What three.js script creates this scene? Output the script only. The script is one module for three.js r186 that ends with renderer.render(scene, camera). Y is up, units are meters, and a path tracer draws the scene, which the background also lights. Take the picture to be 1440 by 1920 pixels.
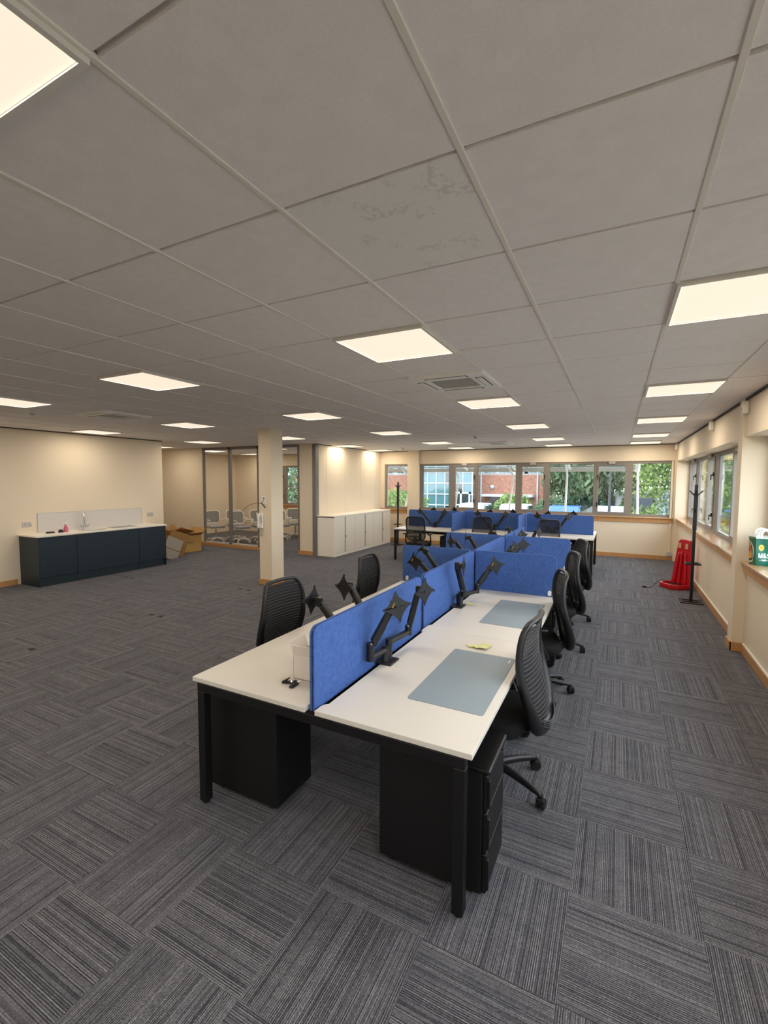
import * as THREE from 'three';
import { RoundedBoxGeometry } from 'three/addons/geometries/RoundedBoxGeometry.js';
import { mergeGeometries, toCreasedNormals } from 'three/addons/utils/BufferGeometryUtils.js';
import { RectAreaLightUniformsLib } from 'three/addons/lights/RectAreaLightUniformsLib.js';

// ---------------------------------------------------------------- camera, sky, exposure
const scene = new THREE.Scene();
const camera = new THREE.PerspectiveCamera(2 * Math.atan(960 / 858.93) * 180 / Math.PI, 1440 / 1920, 0.05, 400);
camera.rotation.order = 'YXZ';
camera.position.set(0, 1.8285, 0);
camera.rotation.set(-0.0688, 0.4718, 0.0040);
scene.background = new THREE.Color().setRGB(0.80, 0.91, 1.0);
scene.backgroundIntensity = 8;
const renderer = new THREE.WebGLRenderer({ antialias: true });
renderer.toneMapping = THREE.LinearToneMapping;
renderer.toneMappingExposure = 1.0;
renderer.shadowMap.enabled = true;
RectAreaLightUniformsLib.init();
const PANEL_LIGHT = 12.5, PANEL_COLOR = new THREE.Color().setRGB(1.0, 0.87, 0.70), PANEL_GLOW = 0.94;

// ---------------------------------------------------------------- helpers
let seed = 7;
function rnd() { seed = (seed * 1664525 + 1013904223) % 4294967296; return seed / 4294967296; }
function rr(a, b) { return a + (b - a) * rnd(); }
const used = {};
function numbered(n) { const k = used[n] = (used[n] ?? -1) + 1; return k ? n + '_' + String(k).padStart(3, '0') : n; }
function prep(g) {
  if (g.index) g = g.toNonIndexed();
  for (const k of Object.keys(g.attributes)) if (!['position', 'normal', 'uv'].includes(k)) g.deleteAttribute(k);
  if (!g.attributes.normal) g.computeVertexNormals();
  if (!g.attributes.uv) g.setAttribute('uv', new THREE.BufferAttribute(new Float32Array(g.attributes.position.count * 2), 2));
  return g;
}
function join(gs) { gs = (Array.isArray(gs) ? gs : [gs]).map(prep); return gs.length > 1 ? mergeGeometries(gs) : gs[0]; }
function uvm(g, s = 1, swap = false) {             // texture coordinates in metres by the facing of each triangle
  g = prep(g); const p = g.attributes.position, n = g.attributes.normal, u = g.attributes.uv;
  for (let i = 0; i < p.count; i++) {
    const a = Math.abs(n.getX(i)), b = Math.abs(n.getY(i)), c = Math.abs(n.getZ(i));
    let x, y;
    if (b >= a && b >= c) { x = p.getX(i); y = p.getZ(i); } else if (a >= c) { x = p.getZ(i); y = p.getY(i); } else { x = p.getX(i); y = p.getY(i); }
    if (swap) [x, y] = [y, x];
    u.setXY(i, x * s, y * s);
  }
  return g;
}
function mesh(name, gs, mat, parent) {
  const o = new THREE.Mesh(join(gs), mat); o.name = parent && parent !== scene ? name : numbered(name);
  o.castShadow = o.receiveShadow = true; (parent ?? scene).add(o); return o;
}
function share(name, geo, mat, parent, x = 0, y = 0, z = 0) {
  const o = new THREE.Mesh(geo, mat); o.name = name; o.castShadow = o.receiveShadow = true; o.position.set(x, y, z); parent.add(o); return o;
}
function tag(o, label, category, group) { o.userData.label = label; o.userData.category = category; if (group) o.userData.group = group; return o; }
function thing(name, label, category, pos = [0, 0, 0], turn = 0, group) {
  const o = new THREE.Group(); o.name = numbered(name); o.position.set(...pos); o.rotation.y = turn; scene.add(o);
  return tag(o, label, category, group);
}
function dup(root, pos, turn, label, group) {
  const r = root.clone(); r.name = numbered(root.name.replace(/_\d{3}$/, '')); r.userData = { ...root.userData };
  r.position.set(...pos); r.rotation.y = turn; r.userData.label = label; if (group) r.userData.group = group; scene.add(r); return r;
}
function structure(name, gs, mat, parent) {
  const o = new THREE.Mesh(join(gs), mat); o.name = name; o.castShadow = o.receiveShadow = true; (parent ?? scene).add(o);
  if (!parent) o.userData.kind = 'structure'; return o;
}
const bx = (x0, x1, y0, y1, z0, z1) => new THREE.BoxGeometry(Math.abs(x1 - x0), Math.abs(y1 - y0), Math.abs(z1 - z0)).translate((x0 + x1) / 2, (y0 + y1) / 2, (z0 + z1) / 2);
const rb = (x0, x1, y0, y1, z0, z1, r = 0.004, s = 2) => new RoundedBoxGeometry(Math.abs(x1 - x0), Math.abs(y1 - y0), Math.abs(z1 - z0), s, r).translate((x0 + x1) / 2, (y0 + y1) / 2, (z0 + z1) / 2);
function cyl(r0, r1, h, x, y, z, seg = 16) { return new THREE.CylinderGeometry(r1, r0, h, seg).translate(x, y + h / 2, z); }
const V = (x, y, z) => new THREE.Vector3(x, y, z);
function bar(a, b, w, h, r = 0.004) {              // rounded bar between two points, w wide, h tall
  const A = V(...a), B = V(...b), d = B.clone().sub(A), L = d.length();
  const g = new RoundedBoxGeometry(w, h, L, 2, Math.min(r, w / 2.1, h / 2.1));
  const m = new THREE.Matrix4().lookAt(A, B, Math.abs(d.y) > 0.98 * L ? V(0, 0, 1) : V(0, 1, 0));
  m.setPosition(A.add(B).multiplyScalar(0.5)); return g.applyMatrix4(m);
}
function rod(a, b, r0, r1 = r0, seg = 10) {
  const A = V(...a), B = V(...b), d = B.clone().sub(A);
  const g = new THREE.CylinderGeometry(r1, r0, d.length(), seg);
  g.applyQuaternion(new THREE.Quaternion().setFromUnitVectors(V(0, 1, 0), d.normalize()));
  return g.translate((A.x + B.x) / 2, (A.y + B.y) / 2, (A.z + B.z) / 2);
}
function sweep(pts, rad, n = 40, seg = 8, closed = false, ref = V(0, 0, 1)) {   // rad(t) gives [across, along ref]
  const c = new THREE.CatmullRomCurve3(pts.map((p) => V(...p)), closed, 'centripetal'), pos = [], idx = [], m = closed ? n : n + 1;
  for (let i = 0; i < m; i++) {
    const t = i / n, p = c.getPoint(t), T = c.getTangent(t), S = ref.clone().sub(T.clone().multiplyScalar(ref.dot(T))).normalize(), W = T.clone().cross(S).normalize();
    const [ra, rb_] = rad(t);
    for (let k = 0; k < seg; k++) { const a = k / seg * Math.PI * 2, q = p.clone().addScaledVector(W, Math.cos(a) * ra).addScaledVector(S, Math.sin(a) * rb_); pos.push(q.x, q.y, q.z); }
  }
  for (let i = 0; i < n; i++) for (let k = 0; k < seg; k++) {
    const a = i * seg + k, b = i * seg + (k + 1) % seg, c2 = ((i + 1) % m) * seg + k, d = ((i + 1) % m) * seg + (k + 1) % seg;
    idx.push(a, b, c2, b, d, c2);
  }
  if (!closed) for (const e of [0, n]) { const o = pos.length / 3, p = c.getPoint(e / n); pos.push(p.x, p.y, p.z); for (let k = 0; k < seg; k++) { const a = e * seg + k, b = e * seg + (k + 1) % seg; if (e) idx.push(o, a, b); else idx.push(o, b, a); } }
  const g = new THREE.BufferGeometry(); g.setAttribute('position', new THREE.Float32BufferAttribute(pos, 3)); g.setIndex(idx); g.computeVertexNormals(); return g;
}
function roundShape(w, h, r) {
  const s = new THREE.Shape(), a = w / 2, b = h / 2; s.moveTo(-a + r, -b); s.lineTo(a - r, -b); s.absarc(a - r, -b + r, r, -Math.PI / 2, 0); s.lineTo(a, b - r);
  s.absarc(a - r, b - r, r, 0, Math.PI / 2); s.lineTo(-a + r, b); s.absarc(-a + r, b - r, r, Math.PI / 2, Math.PI); s.lineTo(-a, -b + r); s.absarc(-a + r, -b + r, r, Math.PI, Math.PI * 1.5); return s;
}
function slab(shape, t, bevel = 0.002, seg = 2, curve = 8) {   // lies in xz, from y = 0 to y = t; shape y becomes -z
  return new THREE.ExtrudeGeometry(shape, { depth: t - 2 * bevel, bevelEnabled: true, bevelThickness: bevel, bevelSize: bevel, bevelOffset: -bevel, bevelSegments: seg, curveSegments: curve }).translate(0, 0, bevel).rotateX(-Math.PI / 2);
}
// ---------------------------------------------------------------- textures
function noise1(n, step) { const o = new Float32Array(n), k = Math.ceil(n / step) + 1, a = Array.from({ length: k }, rnd); a[k - 1] = a[0]; for (let i = 0; i < n; i++) { const t = i / step, j = Math.floor(t), f = t - j; o[i] = a[j % k] * (1 - f) + a[(j + 1) % k] * f; } return o; }
function noise2(n, cells) {
  const a = new Float32Array(cells * cells).map(rnd), o = new Float32Array(n * n);
  for (let y = 0; y < n; y++) for (let x = 0; x < n; x++) {
    const u = x / n * cells, v = y / n * cells, i = Math.floor(u), j = Math.floor(v); let f = u - i, g = v - j; f = f * f * (3 - 2 * f); g = g * g * (3 - 2 * g);
    const p = (I, J) => a[(J % cells) * cells + I % cells];
    o[y * n + x] = (p(i, j) * (1 - f) + p(i + 1, j) * f) * (1 - g) + (p(i, j + 1) * (1 - f) + p(i + 1, j + 1) * f) * g;
  }
  return o;
}
function tex(n, fn, srgb = true, rep = 1) {
  const d = new Uint8Array(n * n * 4);
  for (let i = 0; i < n * n; i++) { const c = fn(i % n, Math.floor(i / n), i); d[i * 4] = Math.max(0, Math.min(255, c[0])); d[i * 4 + 1] = Math.max(0, Math.min(255, c[1])); d[i * 4 + 2] = Math.max(0, Math.min(255, c[2])); d[i * 4 + 3] = 255; }
  const t = new THREE.DataTexture(d, n, n); t.wrapS = t.wrapT = THREE.RepeatWrapping; t.magFilter = THREE.LinearFilter; t.minFilter = THREE.LinearMipmapLinearFilter; t.generateMipmaps = true;
  if (srgb) t.colorSpace = THREE.SRGBColorSpace; t.repeat.set(rep, rep); t.needsUpdate = true; return t;
}
const std = (color, roughness = 0.6, more = {}) => new THREE.MeshStandardMaterial({ color, roughness, ...more });
function carpetMaterial(k) {
  const n = 1024, lines = 128, tone = [], w = n / lines, slow = noise1(lines, 14);
  for (let i = 0; i < lines; i++) tone.push(i % 2 ? (rnd() < 0.5 + 0.5 * (slow[i] - 0.5) ? rr(0.0, 0.16) : rr(0.3, 0.62)) : rr(0.5, 1.0) - 0.3 * (rnd() < 0.12));
  const fine = noise2(n, 400), mid = noise2(n, 120), flow = noise2(n, 12);
  const col = tex(n, (x, y, i) => {
    const u = (x + 1.5 * (mid[i] - 0.5)) / w, l = (Math.floor(u) + lines) % lines, f = u - Math.floor(u), thread = Math.sin(Math.PI * f), e = Math.min(x, n - x, y, n - y) < 9 ? 0.1 : 0;
    const t = Math.max(0, Math.min(1, tone[l] * 0.8 + (flow[i] - 0.5) * 0.1 + (fine[i] - 0.5) * 0.44 + (mid[i] - 0.5) * 0.26 + 0.05 + e)), b = 0.74 + 0.26 * thread;
    return [(44 + 116 * t) * b, (45 + 115 * t) * b, (56 + 109 * t) * b];
  });
  const bump = tex(512, (x, y) => { const f = x / 4 - Math.floor(x / 4), v = 150 * Math.sin(Math.PI * f) + 100 * fine[y * 2 * n + x * 2]; return [v, v, v]; }, false);
  return new THREE.MeshStandardMaterial({ map: col, bumpMap: bump, bumpScale: 0.002, roughness: 0.96 });
}
const carpet = [0, 1, 2, 3].map(carpetMaterial);
const tileNoise = noise2(256, 128), tileMid = noise2(256, 24);
const tileBump = tex(256, (x, y, i) => { const v = 120 + 90 * tileNoise[i] + 40 * tileMid[i]; return [v, v, v]; }, false);
const tileMaps = [0, 1, 2].map((k) => { const a = noise2(256, 200), b = noise2(256, 12 + 5 * k); return tex(256, (x, y, i) => { const v = 232 + 7 * (a[i] - 0.5) + 5 * (b[i] - 0.5); return [v, v - 5, v - 8]; }); });
const ceilingTile = tileMaps.map((m) => new THREE.MeshStandardMaterial({ map: m, bumpMap: tileBump, bumpScale: 0.0007, roughness: 0.95 }));
const stainNoise = noise2(512, 9), stainFine = noise2(512, 60), stainFine2 = noise2(512, 170);
const stainedTile = new THREE.MeshStandardMaterial({ bumpMap: tileBump, bumpScale: 0.0007, roughness: 0.95, map: tex(512, (x, y, i) => {
  const s = Math.max(0, stainNoise[i] - 0.60) * Math.max(0, stainFine[i] - 0.45) * 900 + (stainFine2[i] > 0.94 && stainNoise[i] > 0.6 ? 26 : 0); const v = 230 - Math.min(16, s * 0.3) + 7 * (stainFine2[i] - 0.5); return [v, v - 3, v - 7]; }) });
const paintNoise = noise2(256, 128);
const paintBump = tex(256, (x, y, i) => { const v = 120 + 100 * paintNoise[i]; return [v, v, v]; }, false, 2);
const paint = (c) => new THREE.MeshStandardMaterial({ color: c, roughness: 0.85, bumpMap: paintBump, bumpScale: 0.0004 });
function woodTexture(a, b, stretch) {
  const n = 512, g1 = noise2(n, 64), g2 = noise2(n, 8), ring = noise1(n, 6), ring2 = noise1(n, 2);
  return tex(n, (x, y, i) => { const xx = Math.floor((x + 26 * g2[(y >> 2) * n % (n * n) + (x >> 3)]) % n), t = 0.5 * ring[xx] + 0.3 * ring2[xx] + 0.2 * g1[i]; return [0, 1, 2].map((k) => a[k] + (b[k] - a[k]) * t); });
}
const oakMap = woodTexture([168, 120, 72], [212, 164, 112]); oakMap.repeat.set(2, 2);
const oak = new THREE.MeshStandardMaterial({ map: oakMap, roughness: 0.38 }), oakGloss = new THREE.MeshPhysicalMaterial({ map: oakMap, roughness: 0.3, clearcoat: 1, clearcoatRoughness: 0.08 });
const feltA = noise2(512, 180), feltB = noise2(512, 30);
function feltMaterial(r, g, b) { const m = tex(512, (x, y, i) => { const v = (feltA[i] - 0.5) * 20 + (feltB[i] - 0.5) * 12; return [r + v * 0.8, g + v, b + v]; }); m.repeat.set(2, 2); return new THREE.MeshStandardMaterial({ map: m, roughness: 0.95 }); }
const felt = feltMaterial(62, 94, 157), feltEdge = feltMaterial(36, 55, 106);
const black = std(0x07080b, 0.5), blackGloss = std(0x07080a, 0.35), nylon = std(0x17191d, 0.38), softBlack = std(0x0b0c0e, 0.9), steelBlack = std(0x06070b, 0.45);
const rubber = std(0x0b0b0c, 0.8), chrome = std(0xd8dadd, 0.15, { metalness: 1 }), steel = std(0x9a9da0, 0.35, { metalness: 0.9 });
const deskWhite = std(0xd4d0c9, 0.42), deskEdge = std(0xdedfe0, 0.5), cream = std(0xf1ebdf, 0.5), creamDark = std(0xbdb7aa, 0.6);
const aluminium = std(0x857e75, 0.55, { metalness: 0.1 }), frameGrey = std(0x7d7a76, 0.5, { metalness: 0.2 }), whitePlastic = std(0xe6e4df, 0.4), greyPlastic = std(0xb9b6b0, 0.5);
const wallPaint = paint(0xe2d3bb), ceilWhite = std(0xd9d5cd, 0.7), teeWhite = std(0xdfd9d0, 0.5), darkGap = std(0x4a443e, 0.8);
const pane = new THREE.MeshPhysicalMaterial({ color: 0xffffff, transmission: 1, thickness: 0, roughness: 0.02, ior: 1.45 });
const navy = std(0x0d2230, 0.42), navySide = std(0x14262e, 0.42), card = std(0xb78f58, 0.9), cardDark = std(0x8c6a3c, 0.95), paperWhite = std(0xe5ded6, 0.9);
const matGrey = std(0x84939e, 0.5), matGreyB = std(0x8796a0, 0.5), red = std(0xc01524, 0.35), meshDense = std(0x0d0d10, 0.8, { transparent: true, opacity: 0.93, side: THREE.DoubleSide }), meshBlack = std(0x0f1013, 0.75, { transparent: true, opacity: 0.8, side: THREE.DoubleSide });
const ribGrey = std(0x2c2c30, 0.65), greyMesh = std(0x8d8d8b, 0.85, { side: THREE.DoubleSide }), whiteFrame = std(0xe9e5db, 0.45), seatGrey = std(0x96969a, 0.95);

// ---------------------------------------------------------------- room: floor and ceiling
const CEIL = 2.694, XL = -9.22, XR = 1.25, ZF = -12.42, ZB = 2.8, ZP = -9.05, XA = -12.4, XP = -6.45;
const floor = structure('floor', bx(XA - 0.3, 1.6, -0.3, -0.007, ZF - 0.3, ZB + 0.3), std(0x3a3c40, 0.95));
function carpetGeo() {
  const a = 0.2493, b = 0.2478, h = 0.0012, P = [[-a, -0.007, -a], [a, -0.007, -a], [a, -0.007, a], [-a, -0.007, a], [-a, -h, -a], [a, -h, -a], [a, -h, a], [-a, -h, a], [-b, 0, -b], [b, 0, -b], [b, 0, b], [-b, 0, b]], pos = [], uv = [];
  const q = (i, j, k, l) => { for (const m of [i, j, k, i, k, l]) { pos.push(...P[m]); uv.push(P[m][0] / 0.5 + 0.5, P[m][2] / 0.5 + 0.5); } };
  q(8, 11, 10, 9); for (let i = 0; i < 4; i++) { const j = (i + 1) % 4; q(8 + i, 8 + j, 4 + j, 4 + i); q(4 + i, 4 + j, j, i); }
  const g = new THREE.BufferGeometry(); g.setAttribute('position', new THREE.Float32BufferAttribute(pos, 3)); g.setAttribute('uv', new THREE.Float32BufferAttribute(uv, 2)); g.computeVertexNormals(); return g;
}
const carpetTile = carpetGeo();
camera.updateMatrixWorld(); camera.updateProjectionMatrix();
const inFrame = (x, y, z) => { const p = V(x, y, z).applyMatrix4(camera.matrixWorldInverse); if (p.z > -0.2) return false; p.applyMatrix4(camera.projectionMatrix); return Math.abs(p.x) < 1.15 && Math.abs(p.y) < 1.12; };
function pieces(list, limit, single, restName, restMat, parent) {   // the largest in view singly, the others joined
  list.sort((a, b) => (b.seen - a.seen) || (a.d - b.d));
  list.slice(0, limit).forEach(single);
  const groups = new Map(); for (const t of list.slice(limit)) { if (!groups.has(t.mat)) groups.set(t.mat, []); groups.get(t.mat).push(t.geo()); }
  for (const [m, gs] of groups) { const o = structure(restName, gs, m, parent); o.userData.kind = 'stuff'; }
}
{
  const list = [];
  for (let i = -25; i <= 3; i++) for (let j = -20; j <= 10; j++) {
    const x = -0.1314 + (i + 0.5) * 0.5, z = -2.5996 + (j + 0.5) * 0.5;
    if (x > 1.3 || z < ZF - 0.1 || z > ZB || x < XA - 0.1 || (x < XL - 0.2 && z > -6.9)) continue;
    const along = (Math.abs(i + j) % 2), turn = (along ? Math.PI / 2 : 0) + (rnd() < 0.5 ? Math.PI : 0), mat = carpet[Math.floor(rnd() * 4)];
    list.push({ x, z, turn, mat, seen: inFrame(x, 0, z) ? 1 : 0, d: x * x + z * z, geo: () => carpetTile.clone().rotateY(turn).translate(x, 0, z) });
  }
  pieces(list, 300, (t) => { share('carpet_tile', carpetTile, t.mat, floor, t.x, 0, t.z).rotation.y = t.turn; }, 'far_carpet', null, floor);
}
const GX = 0.1985, GZ = -0.6245, gx = (i) => GX + i * 0.6, gz = (r) => GZ - r * 0.6;     // ceiling grid lines
const lightCells = [], acCells = [[-3, 5], [-11, 5], [-5, 16]];
for (const c of [0, -3, -7, -11, -15]) for (const r of [-5, -1, 3, 7, 11, 15, 18]) if (!(c === -15 && r > 11)) lightCells.push([c, r]);
lightCells.push([-15, 15], [-19, 15], [-15, 18], [-19, 18], [-19, 12]);
const ceiling = structure('ceiling', bx(XA - 0.3, 1.6, CEIL + 0.03, CEIL + 0.25, ZF - 0.3, ZB + 0.3), std(0x8c8880, 0.9));
{
  const list = [], h = 0.006, tileGeo = uvm(new RoundedBoxGeometry(0.592, 0.02, 0.587, 1, 0.0025), 1 / 0.6);
  for (let i = -21; i <= 1; i++) for (let r = -6; r <= 19; r++) {
    let x0 = gx(i), x1 = gx(i + 1), z1 = gz(r), z0 = gz(r + 1);
    if (lightCells.some(([a, b]) => a === i && b === r) || acCells.some(([a, b]) => a === i && b === r)) continue;
    x0 = Math.max(x0, XA); x1 = Math.min(x1, 1.2); z0 = Math.max(z0, ZF + 0.01); z1 = Math.min(z1, ZB);
    if (x1 - x0 < 0.05 || z1 - z0 < 0.05 || (x1 < XL && z1 > -6.9)) continue;
    const x = (x0 + x1) / 2, z = (z0 + z1) / 2, whole = x1 - x0 > 0.59 && z1 - z0 > 0.59;
    const mat = i === -2 && r === 1 ? stainedTile : ceilingTile[Math.floor(rnd() * 3)], dy = rr(0, 0.0025);
    const geo = whole ? tileGeo : uvm(bx(-(x1 - x0) / 2 + 0.004, (x1 - x0) / 2 - 0.004, -0.01, 0.01, -(z1 - z0) / 2 + 0.004, (z1 - z0) / 2 - 0.004), 1 / 0.6);
    list.push({ x, z, y: CEIL + 0.015 + dy, mat, g: geo, seen: inFrame(x, CEIL, z) ? 1 : 0, d: x * x + z * z, geo: () => prep(geo.clone()).translate(x, CEIL + 0.015 + dy, z) });
  }
  pieces(list, 300, (t) => share('ceiling_tile', t.g, t.mat, ceiling, t.x, t.y, t.z), 'far_tiles', null, ceiling);
  for (let i = -20; i <= 1; i++) { const z1 = gx(i) < XL ? -6.95 : ZB; structure('main_tee', rb(gx(i) - 0.009, gx(i) + 0.009, CEIL + 0.001, CEIL + 0.014, ZF, z1, 0.002, 1), teeWhite, ceiling); }
  for (let r = -5; r <= 19; r++) { const xl = gz(r) > -6.95 ? XL : XA; structure('cross_tee', rb(xl, 1.2, CEIL + 0.021, CEIL + 0.027, gz(r) - 0.011, gz(r) + 0.011, 0.002, 1), teeWhite, ceiling); }
}
// ---------------------------------------------------------------- room: walls
const TOP = CEIL + 0.04;
structure('wall_left', bx(XL - 0.3, XL, 0, TOP, -7.0, ZB + 0.2), wallPaint);
structure('wall_alcove_side', bx(XA - 0.2, XA, 0, TOP, ZF - 0.3, -6.7), wallPaint);
structure('wall_alcove_back', bx(XA, XL - 0.3, 0, TOP, -7.0, -6.8), wallPaint);
structure('wall_back', bx(XL, 1.6, 0, TOP, ZB, ZB + 0.2), wallPaint);
const SILL = 0.99, HEAD = 2.31;
// far wall: two openings of this room and one of the meeting room
structure('wall_far', [bx(XA, 1.6, 0, SILL - 0.03, ZF - 0.25, ZF), bx(XA, 1.6, HEAD, TOP, ZF - 0.25, ZF), bx(-5.53, -5.18, SILL - 0.03, HEAD, ZF - 0.25, ZF), bx(1.13, 1.6, SILL - 0.03, HEAD, ZF - 0.25, ZF), bx(-8.5, -6.32, SILL - 0.03, HEAD, ZF - 0.25, ZF), bx(XA, -10.7, SILL - 0.03, HEAD, ZF - 0.25, ZF)], wallPaint);
structure('wall_far_pier', bx(-5.53, -5.18, 0, TOP, ZF, ZF + 0.07), wallPaint);
structure('wall_right', [bx(XR, 1.6, 0, SILL - 0.03, ZF, ZB), bx(1.17, 1.6, 2.30, TOP, ZF, ZB), bx(1.17, 1.6, 0, 2.30, ZF, -12.33), bx(1.5, 1.6, SILL - 0.03, 2.3, -6.3, -6.0), bx(1.2, 1.6, SILL - 0.03, 2.3, 2.5, ZB)], wallPaint);
for (const z of [-6.25, -0.2]) structure('wall_right_pier', bx(1.15, 1.5, 0, TOP, z, z + 0.2), wallPaint);
structure('wall_partition', [bx(XA, -10.27, 0, TOP, ZP - 0.1, ZP), bx(-6.98, -6.55, 0, TOP, ZP - 0.1, ZP)], wallPaint);
structure('wall_partition_side', bx(XP - 0.1, XP, 0, TOP, ZF, ZP - 0.1), wallPaint);
{ // painted panel joints of the side partition: narrow cover strips
  const s = []; for (const z of [-9.5, -10.35, -11.2, -12.05]) s.push(bx(XP, XP + 0.003, 1.0, CEIL - 0.03, z - 0.012, z + 0.012)); structure('trim_4', s, wallPaint);
}
// free-standing column
const column = structure('column', bx(-5.55, -5.28, 0, TOP, -6.41, -6.1), wallPaint);
structure('column_baseboard', uvm(rb(-5.565, -5.265, 0, 0.1, -6.425, -6.085, 0.004), 1, true), oak, column);
// baseboards
const skirt = (name, g) => structure(name, g.map((k) => uvm(k, 1)), oak);
const SK = 0.1;
skirt('baseboard_left', [rb(XL, XL + 0.018, 0, SK, -4.1, ZB), rb(XL, XL + 0.018, 0, SK, -7.0, -6.62)]);
skirt('baseboard_far', [rb(XP, -5.53, 0, SK, ZF, ZF + 0.018), rb(-5.55, -5.16, 0, SK, ZF + 0.07, ZF + 0.088), rb(-5.18, 1.17, 0, SK, ZF, ZF + 0.018)]);
skirt('baseboard_right', [rb(XR - 0.018, XR, 0, SK, -12.33, -6.25), rb(XR - 0.018, XR, 0, SK, -6.05, ZB), rb(1.132, 1.15, 0, SK, -6.268, -6.032), rb(1.132, XR, 0, SK, -6.05, -6.032)]);
skirt('baseboard_partition', [rb(XA, -10.27, 0, SK, ZP, ZP + 0.018), rb(-6.98, -6.55, 0, SK, ZP, ZP + 0.018), rb(-10.27, -7.62, 0, 0.09, ZP - 0.06, ZP + 0.018)]);
// thin white edging on top of the baseboard
structure('trim_1', [bx(XR - 0.016, XR, SK, SK + 0.012, -12.3, -6.3), bx(XR - 0.016, XR, SK, SK + 0.012, -6.0, ZB)], whitePlastic);
// dark edge trim of the ceiling
structure('trim_2', [bx(1.155, 1.17, CEIL - 0.02, CEIL + 0.03, ZF, -6.25), bx(1.155, 1.17, CEIL - 0.02, CEIL + 0.03, -6.05, ZB), bx(XP, 1.17, CEIL - 0.012, CEIL + 0.03, ZF, ZF + 0.012), bx(XL, XL + 0.012, CEIL - 0.012, CEIL + 0.03, -7.0, ZB), bx(XP, XP + 0.012, CEIL - 0.012, CEIL + 0.03, ZF, ZP)], darkGap);
// wooden sills with a deep apron
function sillAlongX(name, x0, x1) { const o = structure(name, uvm(rb(x0, x1, SILL - 0.03, SILL, ZF - 0.1, ZF + 0.05, 0.006)), oakGloss); structure('apron', uvm(rb(x0, x1, SILL - 0.13, SILL - 0.03, ZF - 0.01, ZF + 0.022, 0.003)), oak, o); }
sillAlongX('trim_sill_far', -5.18, 1.15); sillAlongX('trim_sill_corner', XP + 0.01, -5.53); sillAlongX('trim_sill_meeting', -10.8, -8.4);
function sillAlongZ(name, z0, z1) { const o = structure(name, uvm(rb(1.195, 1.47, SILL - 0.03, SILL, z0, z1, 0.006)), oakGloss); structure('apron', uvm(rb(1.215, 1.26, SILL - 0.12, SILL - 0.03, z0 + 0.02, z1 - 0.02, 0.003)), oak, o); }
sillAlongZ('trim_sill_right', -12.32, -6.25); sillAlongZ('trim_sill_near', -6.05, -0.2); sillAlongZ('trim_sill_back', 0, 2.5);
// ---------------------------------------------------------------- windows
// lights: [from, to, opens]; along x on the far wall, along z on the right wall
let windowNo = 0;
function windowRow(along, at, y0, y1, a0, a1, lights) {
  const root = new THREE.Group(); root.name = 'window_' + (++windowNo); root.userData.kind = 'structure'; scene.add(root);
  const P = along === 'x' ? (u0, u1, v0, v1, d0, d1) => bx(u0, u1, v0, v1, at + d0, at + d1) : (u0, u1, v0, v1, d0, d1) => bx(at - d1, at - d0, v0, v1, u0, u1);
  const f = [P(a0, a1, y1 - 0.05, y1, -0.03, 0.03), P(a0, a1, y0, y0 + 0.05, -0.03, 0.03)];
  const edges = [a0, ...lights.flatMap((l) => [l[0], l[1]]), a1];
  for (let i = 0; i < edges.length; i += 2) if (edges[i + 1] - edges[i] > 0.005) f.push(P(edges[i], edges[i + 1], y0 + 0.05, y1 - 0.05, -0.03, 0.03));
  mesh('window_frame', f, aluminium, root);
  for (const [u0, u1, opens] of lights) {
    const lo = y0 + 0.05, hi = y1 - 0.05, e = opens ? 0.045 : 0.012;
    const sash = mesh(opens ? 'casement' : 'glazing_bead', [P(u0, u1, lo, lo + e, -0.02, opens ? 0.04 : 0.02), P(u0, u1, hi - e, hi, -0.02, opens ? 0.04 : 0.02), P(u0, u0 + e, lo + e, hi - e, -0.02, opens ? 0.04 : 0.02), P(u1 - e, u1, lo + e, hi - e, -0.02, opens ? 0.04 : 0.02)], opens ? aluminium : frameGrey, root);
    mesh('pane', P(u0 + e - 0.004, u1 - e + 0.004, lo + e - 0.004, hi - e + 0.004, -0.004, 0.004), pane, root);
    if (opens) {
      const side = opens > 0 ? u1 - 0.022 : u0 + 0.022;
      for (const y of [lo + (hi - lo) * 0.2, lo + (hi - lo) * 0.75]) mesh('handle', [P(side - 0.012, side + 0.012, y - 0.03, y + 0.03, 0.04, 0.06), P(side - 0.008, side + 0.008, y - 0.02, y, 0.06, 0.085), P(side - 0.008, side + 0.008, y - 0.09, y, 0.075, 0.087)], black, sash);
      mesh('hinge', P((u0 + u1) / 2 - 0.07, (u0 + u1) / 2 + 0.07, hi - 0.01, hi + 0.045, 0.045, 0.075), greyPlastic, sash);
    }
  }
  return root;
}
const ZW = ZF - 0.06;
windowRow('x', ZW, SILL, HEAD, -5.18, 1.13, [[-5.08, -4.28, 0], [-4.14, -3.52, 1], [-3.46, -2.42, 0], [-2.31, -1.68, 1], [-1.59, -0.54, 0], [-0.48, 0.18, -1], [0.29, 1.08, 0]]);
windowRow('x', ZW, SILL, HEAD, -6.32, -5.53, [[-6.27, -5.56, 0]]);
windowRow('x', ZW, SILL, HEAD, -10.7, -8.5, [[-10.65, -10.2, 1], [-10.08, -9.3, 0], [-9.2, -8.55, 1]]);
windowRow('z', 1.44, SILL, 2.3, -12.33, -6.25, [[-12.28, -11.85, 0], [-11.76, -11.16, 1], [-10.98, -9.92, 0], [-9.84, -9.2, 1], [-8.9, -7.92, 0], [-7.83, -7.2, 1], [-6.95, -6.32, 0]]);
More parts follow.
